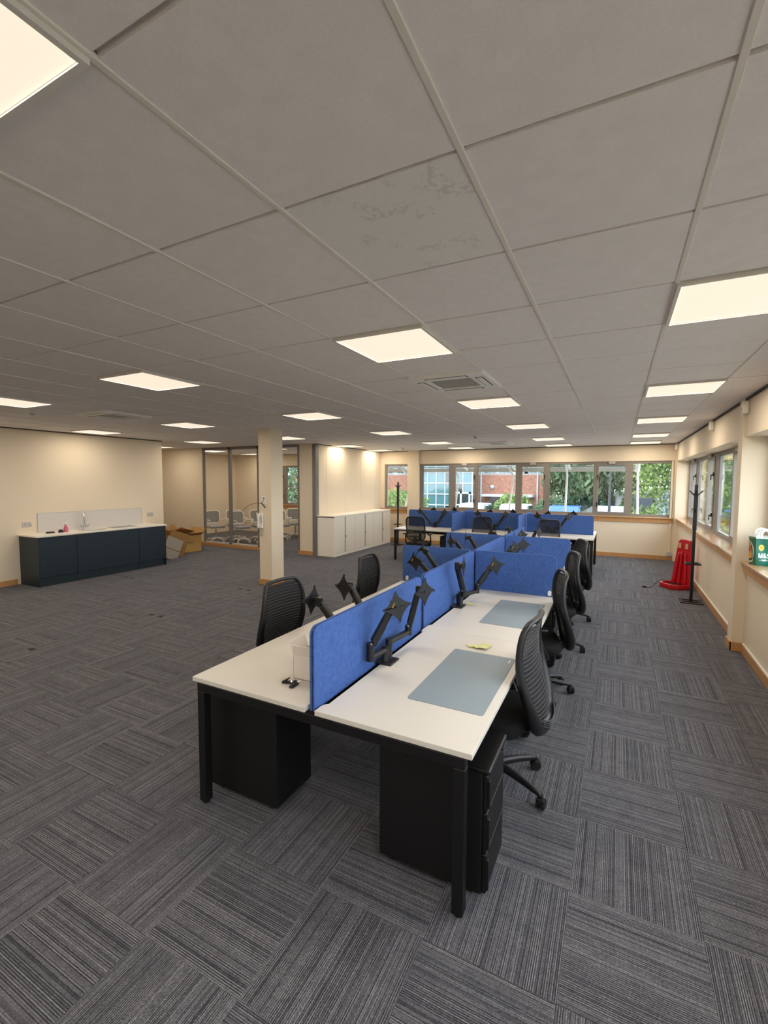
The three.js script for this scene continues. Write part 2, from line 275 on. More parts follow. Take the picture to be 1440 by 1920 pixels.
windowRow('z', 1.44, SILL, 2.3, -6.05, -0.2, [[-5.95, -4.95, 0], [-4.85, -4.2, 1], [-4.0, -2.95, 0], [-2.85, -2.2, 1], [-2.0, -1.05, 0], [-0.95, -0.3, 1]]);
windowRow('z', 1.44, SILL, 2.3, 0, 2.5, [[0.1, 0.85, 0], [0.95, 1.6, 1], [1.75, 2.4, 0]]);
// ---------------------------------------------------------------- glazed partition of the meeting room
{
  const root = new THREE.Group(); root.name = 'window_' + (++windowNo); root.userData.kind = 'structure'; scene.add(root);
  const x0 = -10.27, xm = -9.27, x1 = -8.27, x2 = -7.62, top = CEIL - 0.0, y0 = 0.09, fr = [];
  for (const x of [x0, xm, x1, x2]) fr.push(['post', bx(x - 0.035, x + 0.035, y0, top, ZP - 0.08, ZP - 0.01)]);
  fr.push(['head_rail', bx(x0, -6.55, top - 0.06, top, ZP - 0.08, ZP - 0.01)], ['bottom_rail', bx(x0, x2, y0, y0 + 0.03, ZP - 0.08, ZP - 0.01)], ['post', bx(-6.99, -6.94, 0, top, ZP - 0.11, ZP + 0.01)], ['post', bx(-6.55, -6.45, 0, top, ZP - 0.11, ZP + 0.012)]);
  for (const [n, g] of fr) mesh(n, g, n === 'bottom_rail' ? greyPlastic : frameGrey, root);
  for (const [a, b] of [[x0, xm], [xm, x1], [x1, x2]]) mesh('pane', bx(a + 0.035, b - 0.035, y0 + 0.03, top - 0.06, ZP - 0.05, ZP - 0.04), pane, root);
}
// ---------------------------------------------------------------- ceiling fittings
const diffuserMat = new THREE.MeshStandardMaterial({ color: 0x8a8a88, roughness: 0.6, emissive: new THREE.Color().setRGB(1.0, 0.86, 0.68), emissiveIntensity: PANEL_GLOW });
const lightFrameGeo = join([bx(-0.297, 0.297, -0.012, 0.02, -0.297, -0.282), bx(-0.297, 0.297, -0.012, 0.02, 0.282, 0.297), bx(-0.297, -0.282, -0.012, 0.02, -0.282, 0.282), bx(0.282, 0.297, -0.012, 0.02, -0.282, 0.282)]);
const diffuserGeo = bx(-0.282, 0.282, -0.006, 0.0, -0.282, 0.282);
const colName = { 0: 'right-hand window row', '-3': 'row above the long bench', '-7': 'middle ceiling row', '-11': 'row over the column', '-15': 'row by the kitchen counter' };
const ordinal = ['first', 'second', 'third', 'fourth', 'fifth', 'sixth', 'seventh'], rowNo = { '-5': 0, '-1': 1, 3: 2, 7: 3, 11: 4, 15: 5, 18: 6 };
for (const [c, r] of lightCells) {
  const meeting = c < -14 && r > 14, alcove = c === -19 && r === 12, x = gx(c) + 0.3, z = gz(r) - 0.3;
  const label = meeting ? 'square ceiling light panel inside the glazed meeting room, ' + (r === 15 ? 'front ' : 'rear ') + (c === -15 ? 'right one' : 'left one') : alcove ? 'square ceiling light panel in the alcove beyond the kitchen wall' : 'square ceiling light panel, ' + ordinal[6 - rowNo[r]] + ' from the far end, ' + colName[c];
  const t = thing('ceiling_light', label, 'ceiling light', [x, CEIL, z], 0, 'square light panels in the ceiling grid');
  share('frame', lightFrameGeo, ceilWhite, t); share('diffuser', diffuserGeo, diffuserMat, t);
  const L = new THREE.RectAreaLight(PANEL_COLOR, PANEL_LIGHT, 0.56, 0.56); L.position.set(x, CEIL - 0.008, z); L.lookAt(x, 0, z); scene.add(L);
}
{
  const vane = (x0, x1, z0, z1) => rb(x0, x1, -0.022, -0.012, z0, z1, 0.003);
  const where = ['beside the light panel above the desk bench', 'above the open floor near the kitchen counter', 'far back towards the window wall'];
  acCells.forEach(([c, r], k) => {
    const t = thing('air_conditioner', 'white four-way ceiling air conditioner cassette ' + where[k], 'air conditioner', [gx(c) + 0.3, CEIL, gz(r) - 0.3], 0, 'ceiling air conditioners');
    const s = 0.325; mesh('panel', [rb(-s, s, -0.02, 0.01, -s, -0.18, 0.006), rb(-s, s, -0.02, 0.01, 0.18, s, 0.006), rb(-s, -0.18, -0.02, 0.01, -0.18, 0.18, 0.006), rb(0.18, s, -0.02, 0.01, -0.18, 0.18, 0.006)], whitePlastic, t);
    mesh('recess', bx(-0.18, 0.18, 0.0, 0.008, -0.18, 0.18), std(0x55524d, 0.9), t);
    for (let i = 0; i < 12; i++) mesh('grille_slat', bx(-0.178, 0.178, -0.014, -0.006, -0.165 + i * 0.03 - 0.006, -0.165 + i * 0.03 + 0.006), greyPlastic, t);
    for (const e of [[-0.17, 0.17, 0.235, 0.275], [-0.17, 0.17, -0.275, -0.235], [-0.275, -0.235, -0.17, 0.17], [0.235, 0.275, -0.17, 0.17]]) {
      const f = mesh('air_outlet', bx(e[0] - 0.012, e[1] + 0.012, -0.0212, -0.0195, e[2] - 0.012, e[3] + 0.012), std(0x6b6862, 0.9), t); mesh('vane', vane(...e).translate(0, -0.006, 0), whitePlastic, f);
    }
  });
  const det = [[-8.93, 17.62, 'near the cabinet wall at the far left'], [-4.51, 13.68, 'above the far desk row'], [-11.6, 4.4, 'near the light panels on the far left']];
  for (const [c, r, w] of det) { const t = thing('smoke_detector', 'small round smoke detector on the ceiling ' + w, 'smoke detector', [gx(c), CEIL, gz(r)], 0, 'smoke detectors on the ceiling'); mesh('base', cyl(0.05, 0.05, 0.02, 0, -0.016, 0, 24), whitePlastic, t); mesh('sensor', cyl(0.022, 0.038, 0.03, 0, -0.045, 0, 24), greyPlastic, t); }
  const boxes = [[1.17, 2.60, -5.96, 'at the top of the right-hand pier'], [1.17, 2.62, -7.9, 'on the bulkhead above the right-hand windows'], [1.17, 2.61, -12.2, 'in the far right corner under the ceiling']];
  for (const [x, y, z, w] of boxes) { const t = thing('motion_sensor', 'small cream plastic sensor box ' + w, 'sensor', [x, y, z], 0, 'sensor boxes under the ceiling'); mesh('housing', rb(-0.06, 0, -0.07, 0.06, -0.05, 0.05, 0.02, 3), cream, t); mesh('lens', rb(-0.066, -0.05, -0.055, -0.01, -0.03, 0.03, 0.005), greyPlastic, t); }
}
// ---------------------------------------------------------------- desk benches
const DY = 0.73, TT = 0.025;
function worktopGeo(len, deep) {       // user edge at z = 0, inner edge at z = -deep with a shallow cable scallop; x from 0 to len
  const s = new THREE.Shape(), q = 0.022; s.moveTo(0.002, 0); s.lineTo(len - 0.002, 0); s.lineTo(len - 0.002, deep); s.lineTo(len - 0.05, deep);
  s.quadraticCurveTo(len - 0.075, deep, len - 0.09, deep - q); s.lineTo(0.09, deep - q); s.quadraticCurveTo(0.075, deep, 0.05, deep); s.lineTo(0.002, deep); s.lineTo(0.002, 0);
  return slab(s, TT, 0.0015, 1, 6).translate(0, DY - TT, 0);
}
function bench(name, label, pos, turn, n) {   // local: x along the bench from 0 to 1.4 n, z across from -0.8 to 0.8
  const root = thing(name, label, 'desk', pos, turn), len = 1.4;
  const g = worktopGeo(len, 0.77);
  for (let k = 0; k < n; k++) {
    const a = share('worktop', g, deskWhite, root, k * len, 0, 0.8), b = share('worktop', g, deskWhite, root, (k + 1) * len, 0, -0.8); b.rotation.y = Math.PI;
  }
  const L = n * len, y1 = DY - TT - 0.004;
  for (let k = 0; k <= n; k++) {
    const x = k === 0 ? 0.03 : k === n ? L - 0.03 : k * len;
    const zs = k === 0 || k === n ? 0.77 : 0.5;
    const f = mesh('leg_frame', [rb(x - 0.025, x + 0.025, y1 - 0.05, y1, -zs, zs, 0.004)], steelBlack, root);
    for (const s of [-1, 1]) { mesh('leg', rb(x - 0.025, x + 0.025, 0.012, y1 - 0.05, s * zs - 0.025 * (1 + s), s * zs + 0.025 * (1 - s), 0.004), steelBlack, f); mesh('foot', cyl(0.02, 0.02, 0.012, x, 0, s * (zs - 0.025), 12), rubber, f); }
  }
  for (const z of [-0.55, -0.1, 0.1, 0.55]) mesh('beam', rb(0.055, L - 0.055, y1 - 0.045, y1 - 0.005, z - 0.02, z + 0.02, 0.003), steelBlack, root);
  mesh('cable_tray', [bx(0.2, L - 0.2, y1 - 0.14, y1 - 0.137, -0.09, 0.09), bx(0.2, L - 0.2, y1 - 0.14, y1 - 0.05, 0.087, 0.09), bx(0.2, L - 0.2, y1 - 0.14, y1 - 0.05, -0.09, -0.087)], steelBlack, root);
  for (const s of [-1, 1]) for (const x of [0.03, L - 0.03]) mesh('spacer', rb(x - 0.02, x + 0.02, y1, y1 + 0.0045, s * 0.74 - 0.015, s * 0.74 + 0.015, 0.002), greyPlastic, root);
  return root;
}
const BX = -1.285, BZ = -1.735, B2X = -4.58, B2Z = -10.25;
bench('bench_desk', 'long double bench of white worktops on black legs in the foreground', [BX, 0, BZ], Math.PI / 2, 4);
bench('bench_desk', 'white topped bench with black legs standing crosswise before the far windows', [B2X, 0, B2Z], 0, 3);
// felt screens
function screenGeo(len, h, r0, r1, t) {   // stands on y = 0, x from 0 to len
  const s = new THREE.Shape(); s.moveTo(0, 0); s.lineTo(len, 0); s.lineTo(len, h - r1); if (r1) s.absarc(len - r1, h - r1, r1, 0, Math.PI / 2); s.lineTo(r0, h); if (r0) s.absarc(r0, h - r0, r0, Math.PI / 2, Math.PI); s.lineTo(0, 0);
  const b = 0.003; return uvm(new THREE.ExtrudeGeometry(s, { depth: t - 2 * b, bevelEnabled: true, bevelThickness: b, bevelSize: b, bevelOffset: -b, bevelSegments: 2, curveSegments: 10 }).translate(0, 0, -t / 2 + b));
}
function deskScreen(label, pos, turn, len, h, double, clampAt, group) {
  const t = thing('desk_screen', label, 'desk screen', pos, turn, group);
  if (double) { mesh('felt_panel', screenGeo(len, h, 0.045, 0.045, 0.011).translate(0, 0, 0.009), felt, t); mesh('felt_panel', screenGeo(len, h, 0.045, 0.045, 0.011).translate(0, 0, -0.009), felt, t); mesh('core', screenGeo(len - 0.012, h - 0.008, 0.04, 0.04, 0.0075).translate(0.006, 0, 0), feltEdge, t); }
  else mesh('felt_panel', screenGeo(len, h, 0.045, 0.045, 0.02), felt, t);
  for (const x of clampAt) { const s = roundShape(0.032, 0.05, 0.0155), c = mesh('clamp', [new THREE.ExtrudeGeometry(s, { depth: 0.036, bevelEnabled: false }).translate(x, 0.035, -0.018)], whitePlastic, t); c.userData.label = 'white clip'; }
  return t;
}
const SY = DY - 0.02, SH = 1.125 - SY, ord4 = ['nearest', 'second', 'third', 'farthest'];
for (let k = 0; k < 4; k++) deskScreen('blue felt divider along the middle of the long bench, ' + ord4[k] + ' of the four', [BX, SY, BZ - 0.025 - k * 1.4], Math.PI / 2, 1.34, SH, true, [], 'blue felt desk screens');
for (const [k, z] of [[0, -4.545], [1, -5.96]]) for (const s of [-1, 1])
  deskScreen('blue felt cross divider on the ' + (s > 0 ? 'right' : 'left') + ' side of the long bench, ' + (k ? 'farther' : 'nearer') + ' one', [s > 0 ? BX + 0.02 : BX - 0.02 - 0.775, DY, z], 0, 0.775, 1.125 - DY, false, [s > 0 ? 0.72 : 0.055], 'blue felt desk screens');
for (let k = 0; k < 3; k++) deskScreen('blue felt divider along the far crosswise bench, ' + ['left', 'middle', 'right'][k] + ' of three', [B2X + 0.04 + k * 1.4, SY, B2Z], 0, 1.32, SH, true, [], 'blue felt desk screens');
for (let k = 1; k < 3; k++) for (const s of [-1, 1]) deskScreen('blue felt cross divider on the ' + (s > 0 ? 'chair' : 'window') + ' side of the far bench, ' + (k === 1 ? 'left' : 'right') + ' one', [B2X + k * 1.4, DY, s > 0 ? B2Z + 0.795 : B2Z - 0.02], Math.PI / 2, 0.775, 1.125 - DY, false, [], 'blue felt desk screens');
// ---------------------------------------------------------------- drawer pedestals
const ped = (() => {   // local: front towards +x, x from -0.52 to 0, z from -0.16 to 0.16
  const t = thing('drawer_pedestal', '', 'drawers'); const H = 0.6;
  mesh('body', rb(-0.52, -0.02, 0.03, H, -0.16, 0.16, 0.008), black, t);
  for (const [y0, y1] of [[0.04, 0.22], [0.225, 0.405], [0.41, H - 0.025]]) { const d = mesh('drawer', rb(-0.02, 0, y0, y1, -0.158, 0.158, 0.006), steelBlack, t); mesh('grip', rb(-0.004, 0.01, y0 + 0.02, y1 - 0.02, 0.14, 0.158, 0.004), blackGloss, d); }
  mesh('top', rb(-0.525, 0.012, H - 0.02, H + 0.004, -0.165, 0.165, 0.01, 3), blackGloss, t);
  mesh('lock', cyl(0.009, 0.009, 0.008, 0, 0, 0, 12).rotateZ(-Math.PI / 2).translate(0.0, 0.55, -0.1), chrome, t);
  for (const x of [-0.46, -0.08]) for (const z of [-0.12, 0.12]) mesh('caster', cyl(0.018, 0.018, 0.02, 0, -0.01, 0, 12).rotateX(Math.PI / 2).translate(x, 0.018, z), rubber, t);
  return t;
})();
const pedPlace = [[-0.45, -2.02, 0, 'under the near right worktop of the long bench'], [-2.12, -2.02, Math.PI, 'under the near left worktop of the long bench'], [-0.5, -3.36, 0, 'under the second right worktop of the long bench'], [-0.5, -4.72, 0, 'under the third right worktop of the long bench'], [-0.5, -7.1, 0, 'under the farthest right worktop of the long bench'], [-2.1, -4.74, Math.PI, 'under the third left worktop of the long bench'],
  [-0.62, -9.5, -Math.PI / 2, 'under the right end of the far bench'], [-3.3, -9.5, -Math.PI / 2, 'under the left worktop of the far bench'], [-2.0, -9.5, -Math.PI / 2, 'under the middle worktop of the far bench'], [-0.62, -11.0, Math.PI / 2, 'under the right end of the far bench on the window side']];
pedPlace.forEach(([x, z, turn, w], i) => { const o = i ? dup(ped, [x, 0, z], turn, '', 0) : ped; o.position.set(x, 0, z); o.rotation.y = turn; tag(o, 'black metal drawer pedestal ' + w, 'drawers', 'black drawer pedestals under the desks'); });
// ---------------------------------------------------------------- desk mats and small things on the bench
function mat(name, label, x, z, m) { const t = thing(name, label, 'desk mat', [x, DY, z], 0, 'grey desk mats'); mesh('pad', slab(roundShape(0.39, 0.77, 0.018), 0.003, 0.0008, 1, 6), m, t); const p = mesh('printed_mark', bx(0.165, 0.172, 0.003, 0.0033, -0.345, -0.30), whitePlastic, t); p.userData.label = 'tiny white mark in the corner'; }
mat('desk_mat', 'blue grey rubber desk mat on the nearest right worktop', -0.72, -2.44, matGrey);
mat('desk_mat', 'blue grey rubber desk mat on the second right worktop beyond', -0.735, -3.83, matGreyB);
{
  const pale = std(0xd6d79a, 0.9);
  const note = (x, z, a, label, n) => { const t = thing('paper_note', label, 'paper note', [x, DY, z], a, 'pale yellow paper notes'); for (let i = 0; i < n; i++) { const g = new THREE.PlaneGeometry(0.1, 0.055, 6, 1).rotateX(-Math.PI / 2); const p = g.attributes.position; for (let k = 0; k < p.count; k++) p.setY(k, 0.0012 + 0.004 * i + 0.006 * Math.abs(p.getX(k) / 0.05) ** 2); g.computeVertexNormals(); mesh('sheet', g.rotateY(i * 0.5).translate(i * 0.03, 0, i * 0.012), new THREE.MeshStandardMaterial({ color: pale.color, roughness: 0.9, side: THREE.DoubleSide }), t); } };
  note(-0.81, -2.93, 0.4, 'crumpled pale yellow paper notes behind the nearest desk mat', 3);
  note(-1.14, -3.93, -0.6, 'pale yellow paper strip beside the second monitor arm base', 1);
  // open cardboard box on the left worktop and a heap of fixings
  const t = thing('small_carton', 'small open white cardboard carton behind the nearest blue screen', 'box', [-1.475, DY, -2.06], 0.06);
  const w = 0.1, d = 0.075, h = 0.135, k = 0.004;
  mesh('side_wall', bx(-w, w, 0, h, d - k, d), paperWhite, t); mesh('side_wall', bx(-w, w, 0, h, -d, -d + k), paperWhite, t); mesh('side_wall', bx(-w, -w + k, 0, h, -d, d), paperWhite, t); mesh('side_wall', bx(w - k, w, 0, h, -d, d), paperWhite, t); mesh('bottom', bx(-w, w, 0, k, -d, d), card, t);
  mesh('flap', bx(-0.002, 0.002, 0, 0.07, -d, d).rotateZ(0.42).translate(-w + 0.002, h, 0), paperWhite, t); mesh('flap', bx(-w, w, 0, 0.06, -0.002, 0.002).rotateX(0.25).translate(0, h, d - 0.002), paperWhite, t); mesh('flap', bx(-w * 0.8, w * 0.8, 0, 0.075, -0.002, 0.002).rotateX(-0.15).translate(0.01, h, -d), cardDark, t);
  const heap = [[-1.56, -1.915, 'left of the pair'], [-1.505, -1.90, 'right of the pair']];
  heap.forEach(([x, z, w2], i) => { const s = thing('cable_clip', 'small dark cable clip in front of the white carton, ' + w2, 'cable clip', [x, DY, z], i * 1.3 + 0.3, 'loose cable clips on the desk'); mesh('jaw', [rb(-0.03, 0.03, 0, 0.012, -0.012, 0.012, 0.004), bar([-0.025, 0.008, 0], [0.012, 0.03, 0.004], 0.022, 0.008)], nylon, s); mesh('screw', rod([0.012, 0.006, -0.016], [0.03, 0.02, 0.02], 0.004), chrome, s); });
}
// ---------------------------------------------------------------- monitor arms
const starShape = (() => { const s = new THREE.Shape(); for (let k = 0; k < 4; k++) { const a = k * Math.PI / 2, c = Math.cos(a), d = Math.sin(a), P = (x, y) => [x * c - y * d, x * d + y * c]; const p1 = P(0.086, -0.008), p2 = P(0.092, 0), p3 = P(0.086, 0.008), q = P(0.028, 0.028), e = P(-0.008, 0.086); if (!k) s.moveTo(...p1); s.lineTo(...p2); s.lineTo(...p3); s.quadraticCurveTo(...q, ...e); } for (let k = 0; k < 4; k++) { const a = k * Math.PI / 2, h = new THREE.Path(); h.absarc(Math.cos(a) * 0.074, Math.sin(a) * 0.074, 0.0045, 0, Math.PI * 2, true); s.holes.push(h); } return s; })();
const starGeo = prep(new THREE.ExtrudeGeometry(starShape, { depth: 0.003, bevelEnabled: true, bevelThickness: 0.001, bevelSize: 0.001, bevelSegments: 1, curveSegments: 6 }));
const discGeo = prep(new THREE.CylinderGeometry(0.036, 0.036, 0.008, 24).rotateX(Math.PI / 2).translate(0, 0, -0.004));
const armDark = std(0x101113, 0.42), armMid = std(0x1d1e20, 0.45), gold = std(0xb98b2e, 0.4);
const boltGeo = prep(new THREE.CylinderGeometry(0.008, 0.008, 0.005, 10).rotateX(Math.PI / 2).translate(0, 0, 0.006));
function monitorArm(label, bxp, bz, arms) {     // elbows e, heads h in the room; n = [x, y, z] the way the plate faces
  const t = thing('monitor_arm', label, 'monitor arm', [bxp, DY, bz], 0, 'black twin monitor arms on the desks'), L = (p) => [p[0] - bxp, p[1] - DY, p[2] - bz];
  mesh('base_plate', rb(-0.055, 0.055, 0, 0.012, -0.06, 0.06, 0.005), armMid, t);
  arms.forEach(({ e, h, n }, i) => {
    const E = L(e), H = L(h), s = Math.sign(E[2] - 0.0001 * i) || 1, dirx = Math.abs(E[0]) > Math.abs(E[2]) * 2;
    const p = dirx ? [Math.sign(E[0]) * 0.025, 0, 0] : [0, 0, s * 0.025];
    const ph = 0.075 + i * 0.03;
    mesh('post', [cyl(0.02, 0.02, ph, p[0], 0.012, p[2], 20), cyl(0.023, 0.023, 0.02, p[0], ph - 0.008, p[2], 20)], armMid, t);
    const low = mesh('lower_arm', [bar([p[0], ph + 0.008, p[2]], [E[0], ph + 0.008, E[2]], 0.042, 0.03, 0.012), cyl(0.021, 0.021, 0.05, p[0], ph - 0.02, p[2], 20), cyl(0.023, 0.023, Math.max(0.03, E[1] - ph + 0.035), E[0], ph - 0.01, E[2], 20)], armDark, t);
    const d = V(...H).sub(V(...E)), m1 = V(...E).addScaledVector(d, 0.12).toArray(), m2 = V(...E).addScaledVector(d, 0.93).toArray(), m3 = V(...E).addScaledVector(d, 0.62).toArray();
    const up = mesh('upper_arm', [bar(m1, m2, 0.046, 0.042, 0.014), bar(V(...m1).addScaledVector(V(0, -1, 0), 0.02).toArray(), V(...m3).addScaledVector(V(0, -1, 0), 0.018).toArray(), 0.04, 0.03, 0.01)], armDark, t);
    mesh('cover', bar(V(...m1).add(V(0, 0.019, 0)).toArray(), V(...m2).add(V(0, 0.019, 0)).toArray(), 0.036, 0.012, 0.005), armMid, up);
    mesh('joint_screw', new THREE.SphereGeometry(0.007, 10, 8).translate(m1[0], m1[1] - 0.005, m1[2] + 0.024), steel, up);
    const hd = new THREE.Group(); hd.name = 'head'; hd.position.set(...H); hd.lookAt(V(...H).add(V(...n)).add(hd.parent ? V(0, 0, 0) : V(0, 0, 0))); t.add(hd);
    const kn = mesh('knuckle', [new THREE.CylinderGeometry(0.019, 0.019, 0.055, 16), rb(-0.017, 0.017, -0.02, 0.02, 0.0, 0.05, 0.008)], armDark, hd);
    share('disc', discGeo, armDark, hd, 0, 0, 0.056); const st = share('mount_plate', starGeo, black, hd, 0, 0, 0.056); st.rotation.z = 0.1 - i * 0.15;
    share('bolt', boltGeo, armMid, hd, 0, 0, 0.056);
    if (i === 0) { const c = mesh('arrow_mark', new THREE.TorusGeometry(0.03, 0.0035, 4, 10, 1.1).scale(1, 1, 0.3).rotateZ(2.1).translate(0, 0, 0.0612), gold, hd); c.userData.label = 'curved yellow arrow'; }
  });
  return t;
}
const away = (x, y, z) => [x, y, z];
monitorArm('black twin monitor arm on the nearest right worktop', -1.215, -2.43, [{ e: [-1.232, 0.875, -2.25], h: [-1.125, 1.115, -2.33], n: [0.75, 0.05, 0.66] }, { e: [-1.19, 0.86, -2.69], h: [-1.13, 1.12, -2.71], n: [0.85, 0, 0.35] }]);
monitorArm('black twin monitor arm on the second right worktop', -1.215, -3.81, [{ e: [-1.13, 0.86, -4.11], h: [-1.01, 1.055, -4.2], n: [0.6, 0, 0.8] }, { e: [-1.16, 0.86, -3.8], h: [-1.18, 1.12, -3.66], n: [0.92, 0, -0.1] }]);
monitorArm('black twin monitor arm on the third right worktop', -1.215, -5.22, [{ e: [-1.16, 0.86, -5.12], h: [-1.07, 1.06, -5.33], n: [0.75, 0, 0.65] }, { e: [-1.12, 0.86, -5.45], h: [-0.99, 1.09, -5.48], n: [0.55, 0, 0.8] }]);
monitorArm('black twin monitor arm on the farthest right worktop', -1.215, -6.63, [{ e: [-1.17, 0.86, -6.42], h: [-1.19, 1.08, -6.5], n: [0.6, 0, 0.8] }, { e: [-1.12, 0.86, -6.85], h: [-1.05, 1.09, -6.9], n: [0.9, 0, 0.3] }]);
monitorArm('black twin monitor arm behind the nearest screen on the left worktop', -1.36, -2.43, [{ e: [-1.4, 0.86, -2.28], h: [-1.58, 1.095, -2.25], n: [-1, 0.05, -0.12] }, { e: [-1.42, 0.86, -2.6], h: [-1.59, 1.115, -2.62], n: [-0.3, 0, 0.95] }]);
monitorArm('black twin monitor arm behind the second screen on the left worktop', -1.36, -3.81, [{ e: [-1.42, 0.86, -3.92], h: [-1.62, 1.09, -3.88], n: [-0.25, -0.05, 0.96] }, { e: [-1.43, 0.86, -4.1], h: [-1.62, 1.15, -4.06], n: [-0.85, 0.6, 0.1] }]);
monitorArm('black twin monitor arm on the third left worktop', -1.36, -5.22, [{ e: [-1.42, 0.86, -5.05], h: [-1.66, 1.13, -5.07], n: [-0.7, 0, 0.7] }, { e: [-1.4, 0.86, -5.4], h: [-1.6, 1.13, -5.47], n: [-0.9, 0, 0.2] }]);
monitorArm('black twin monitor arm on the farthest left worktop', -1.36, -6.63, [{ e: [-1.42, 0.86, -6.5], h: [-1.52, 1.09, -6.42], n: [-0.7, 0, 0.7] }, { e: [-1.4, 0.86, -6.8], h: [-1.42, 1.12, -6.88], n: [-0.9, 0, 0.2] }]);
[-3.83, -2.44, -1.17].forEach((x, k) => {
  const w = ['left', 'middle', 'right'][k];
  monitorArm('black twin monitor arm on the chair side of the far bench, ' + w + ' one', x, B2Z + 0.1, [{ e: [x - 0.12, 0.86, B2Z + 0.14], h: [x - 0.3, 1.10, B2Z + 0.2], n: [-0.4, 0.1, 0.9] }, { e: [x + 0.1, 0.86, B2Z + 0.14], h: [x + 0.27, 1.10, B2Z + 0.2], n: [0.4, 0.1, 0.9] }]);
  monitorArm('black twin monitor arm on the window side of the far bench, ' + w + ' one', x + 0.1, B2Z - 0.1, [{ e: [x - 0.02, 0.86, B2Z - 0.14], h: [x - 0.17, 1.09, B2Z - 0.25], n: [-0.2, 0.3, -0.9] }, { e: [x + 0.24, 0.86, B2Z - 0.14], h: [x + 0.33, 1.11, B2Z - 0.25], n: [0.2, 0.3, -0.9] }]);
});
// ---------------------------------------------------------------- chairs
function starBase(t, R, m, hubY) {
  mesh('gas_lift', [cyl(0.025, 0.025, 0.2, 0, hubY, 0), cyl(0.017, 0.017, 0.16, 0, hubY + 0.18, 0)], m === whiteFrame ? greyPlastic : black, t);
  const leg = sweep([[0.02, hubY - 0.005, 0], [R * 0.45, hubY - 0.015, 0], [R * 0.85, 0.085, 0], [R, 0.072, 0]], (k) => [0.026 - 0.012 * k, 0.026 - 0.012 * k], 12, 8);
  for (let k = 0; k < 5; k++) {
    const a = k * Math.PI * 2 / 5, g = new THREE.Group(); const l = share('base_leg', leg, m, t); l.rotation.y = a;
    const c = share('caster', casterGeo, m === whiteFrame ? whiteCaster : rubber, l, R, 0, 0); c.rotation.y = 0.8 + k;
  }
  mesh('hub', cyl(0.04, 0.034, 0.05, 0, hubY - 0.03, 0, 20), m, t);
}
const casterGeo = join([new THREE.CylinderGeometry(0.029, 0.029, 0.016, 18).rotateX(Math.PI / 2).translate(0, 0.029, 0.014), new THREE.CylinderGeometry(0.029, 0.029, 0.016, 18).rotateX(Math.PI / 2).translate(0, 0.029, -0.014), cyl(0.009, 0.009, 0.035, 0, 0.04, 0, 10), rb(-0.026, 0.014, 0.03, 0.062, -0.024, 0.024, 0.01)]);
const whiteCaster = std(0xd5d2c9, 0.5);
const rear = (y) => { const P = [[0.44, 0.262], [0.52, 0.262], [0.62, 0.240], [0.72, 0.208], [0.82, 0.188], [0.92, 0.186], [1.0, 0.198], [1.06, 0.222]]; for (let i = 1; i < P.length; i++) if (y <= P[i][0] || i === P.length - 1) { const f = (y - P[i - 1][0]) / (P[i][0] - P[i - 1][0]); return P[i - 1][1] + f * (P[i][1] - P[i - 1][1]); } };
const hw = (y) => { const P = [[0.45, 0.05], [0.48, 0.13], [0.53, 0.17], [0.62, 0.205], [0.75, 0.222], [0.88, 0.214], [0.97, 0.198], [1.03, 0.175], [1.05, 0.15]]; if (y <= P[0][0]) return P[0][1]; for (let i = 1; i < P.length; i++) if (y <= P[i][0]) { const f = (y - P[i - 1][0]) / (P[i][0] - P[i - 1][0]); return P[i - 1][1] + f * (P[i][1] - P[i - 1][1]); } return 0.14; };
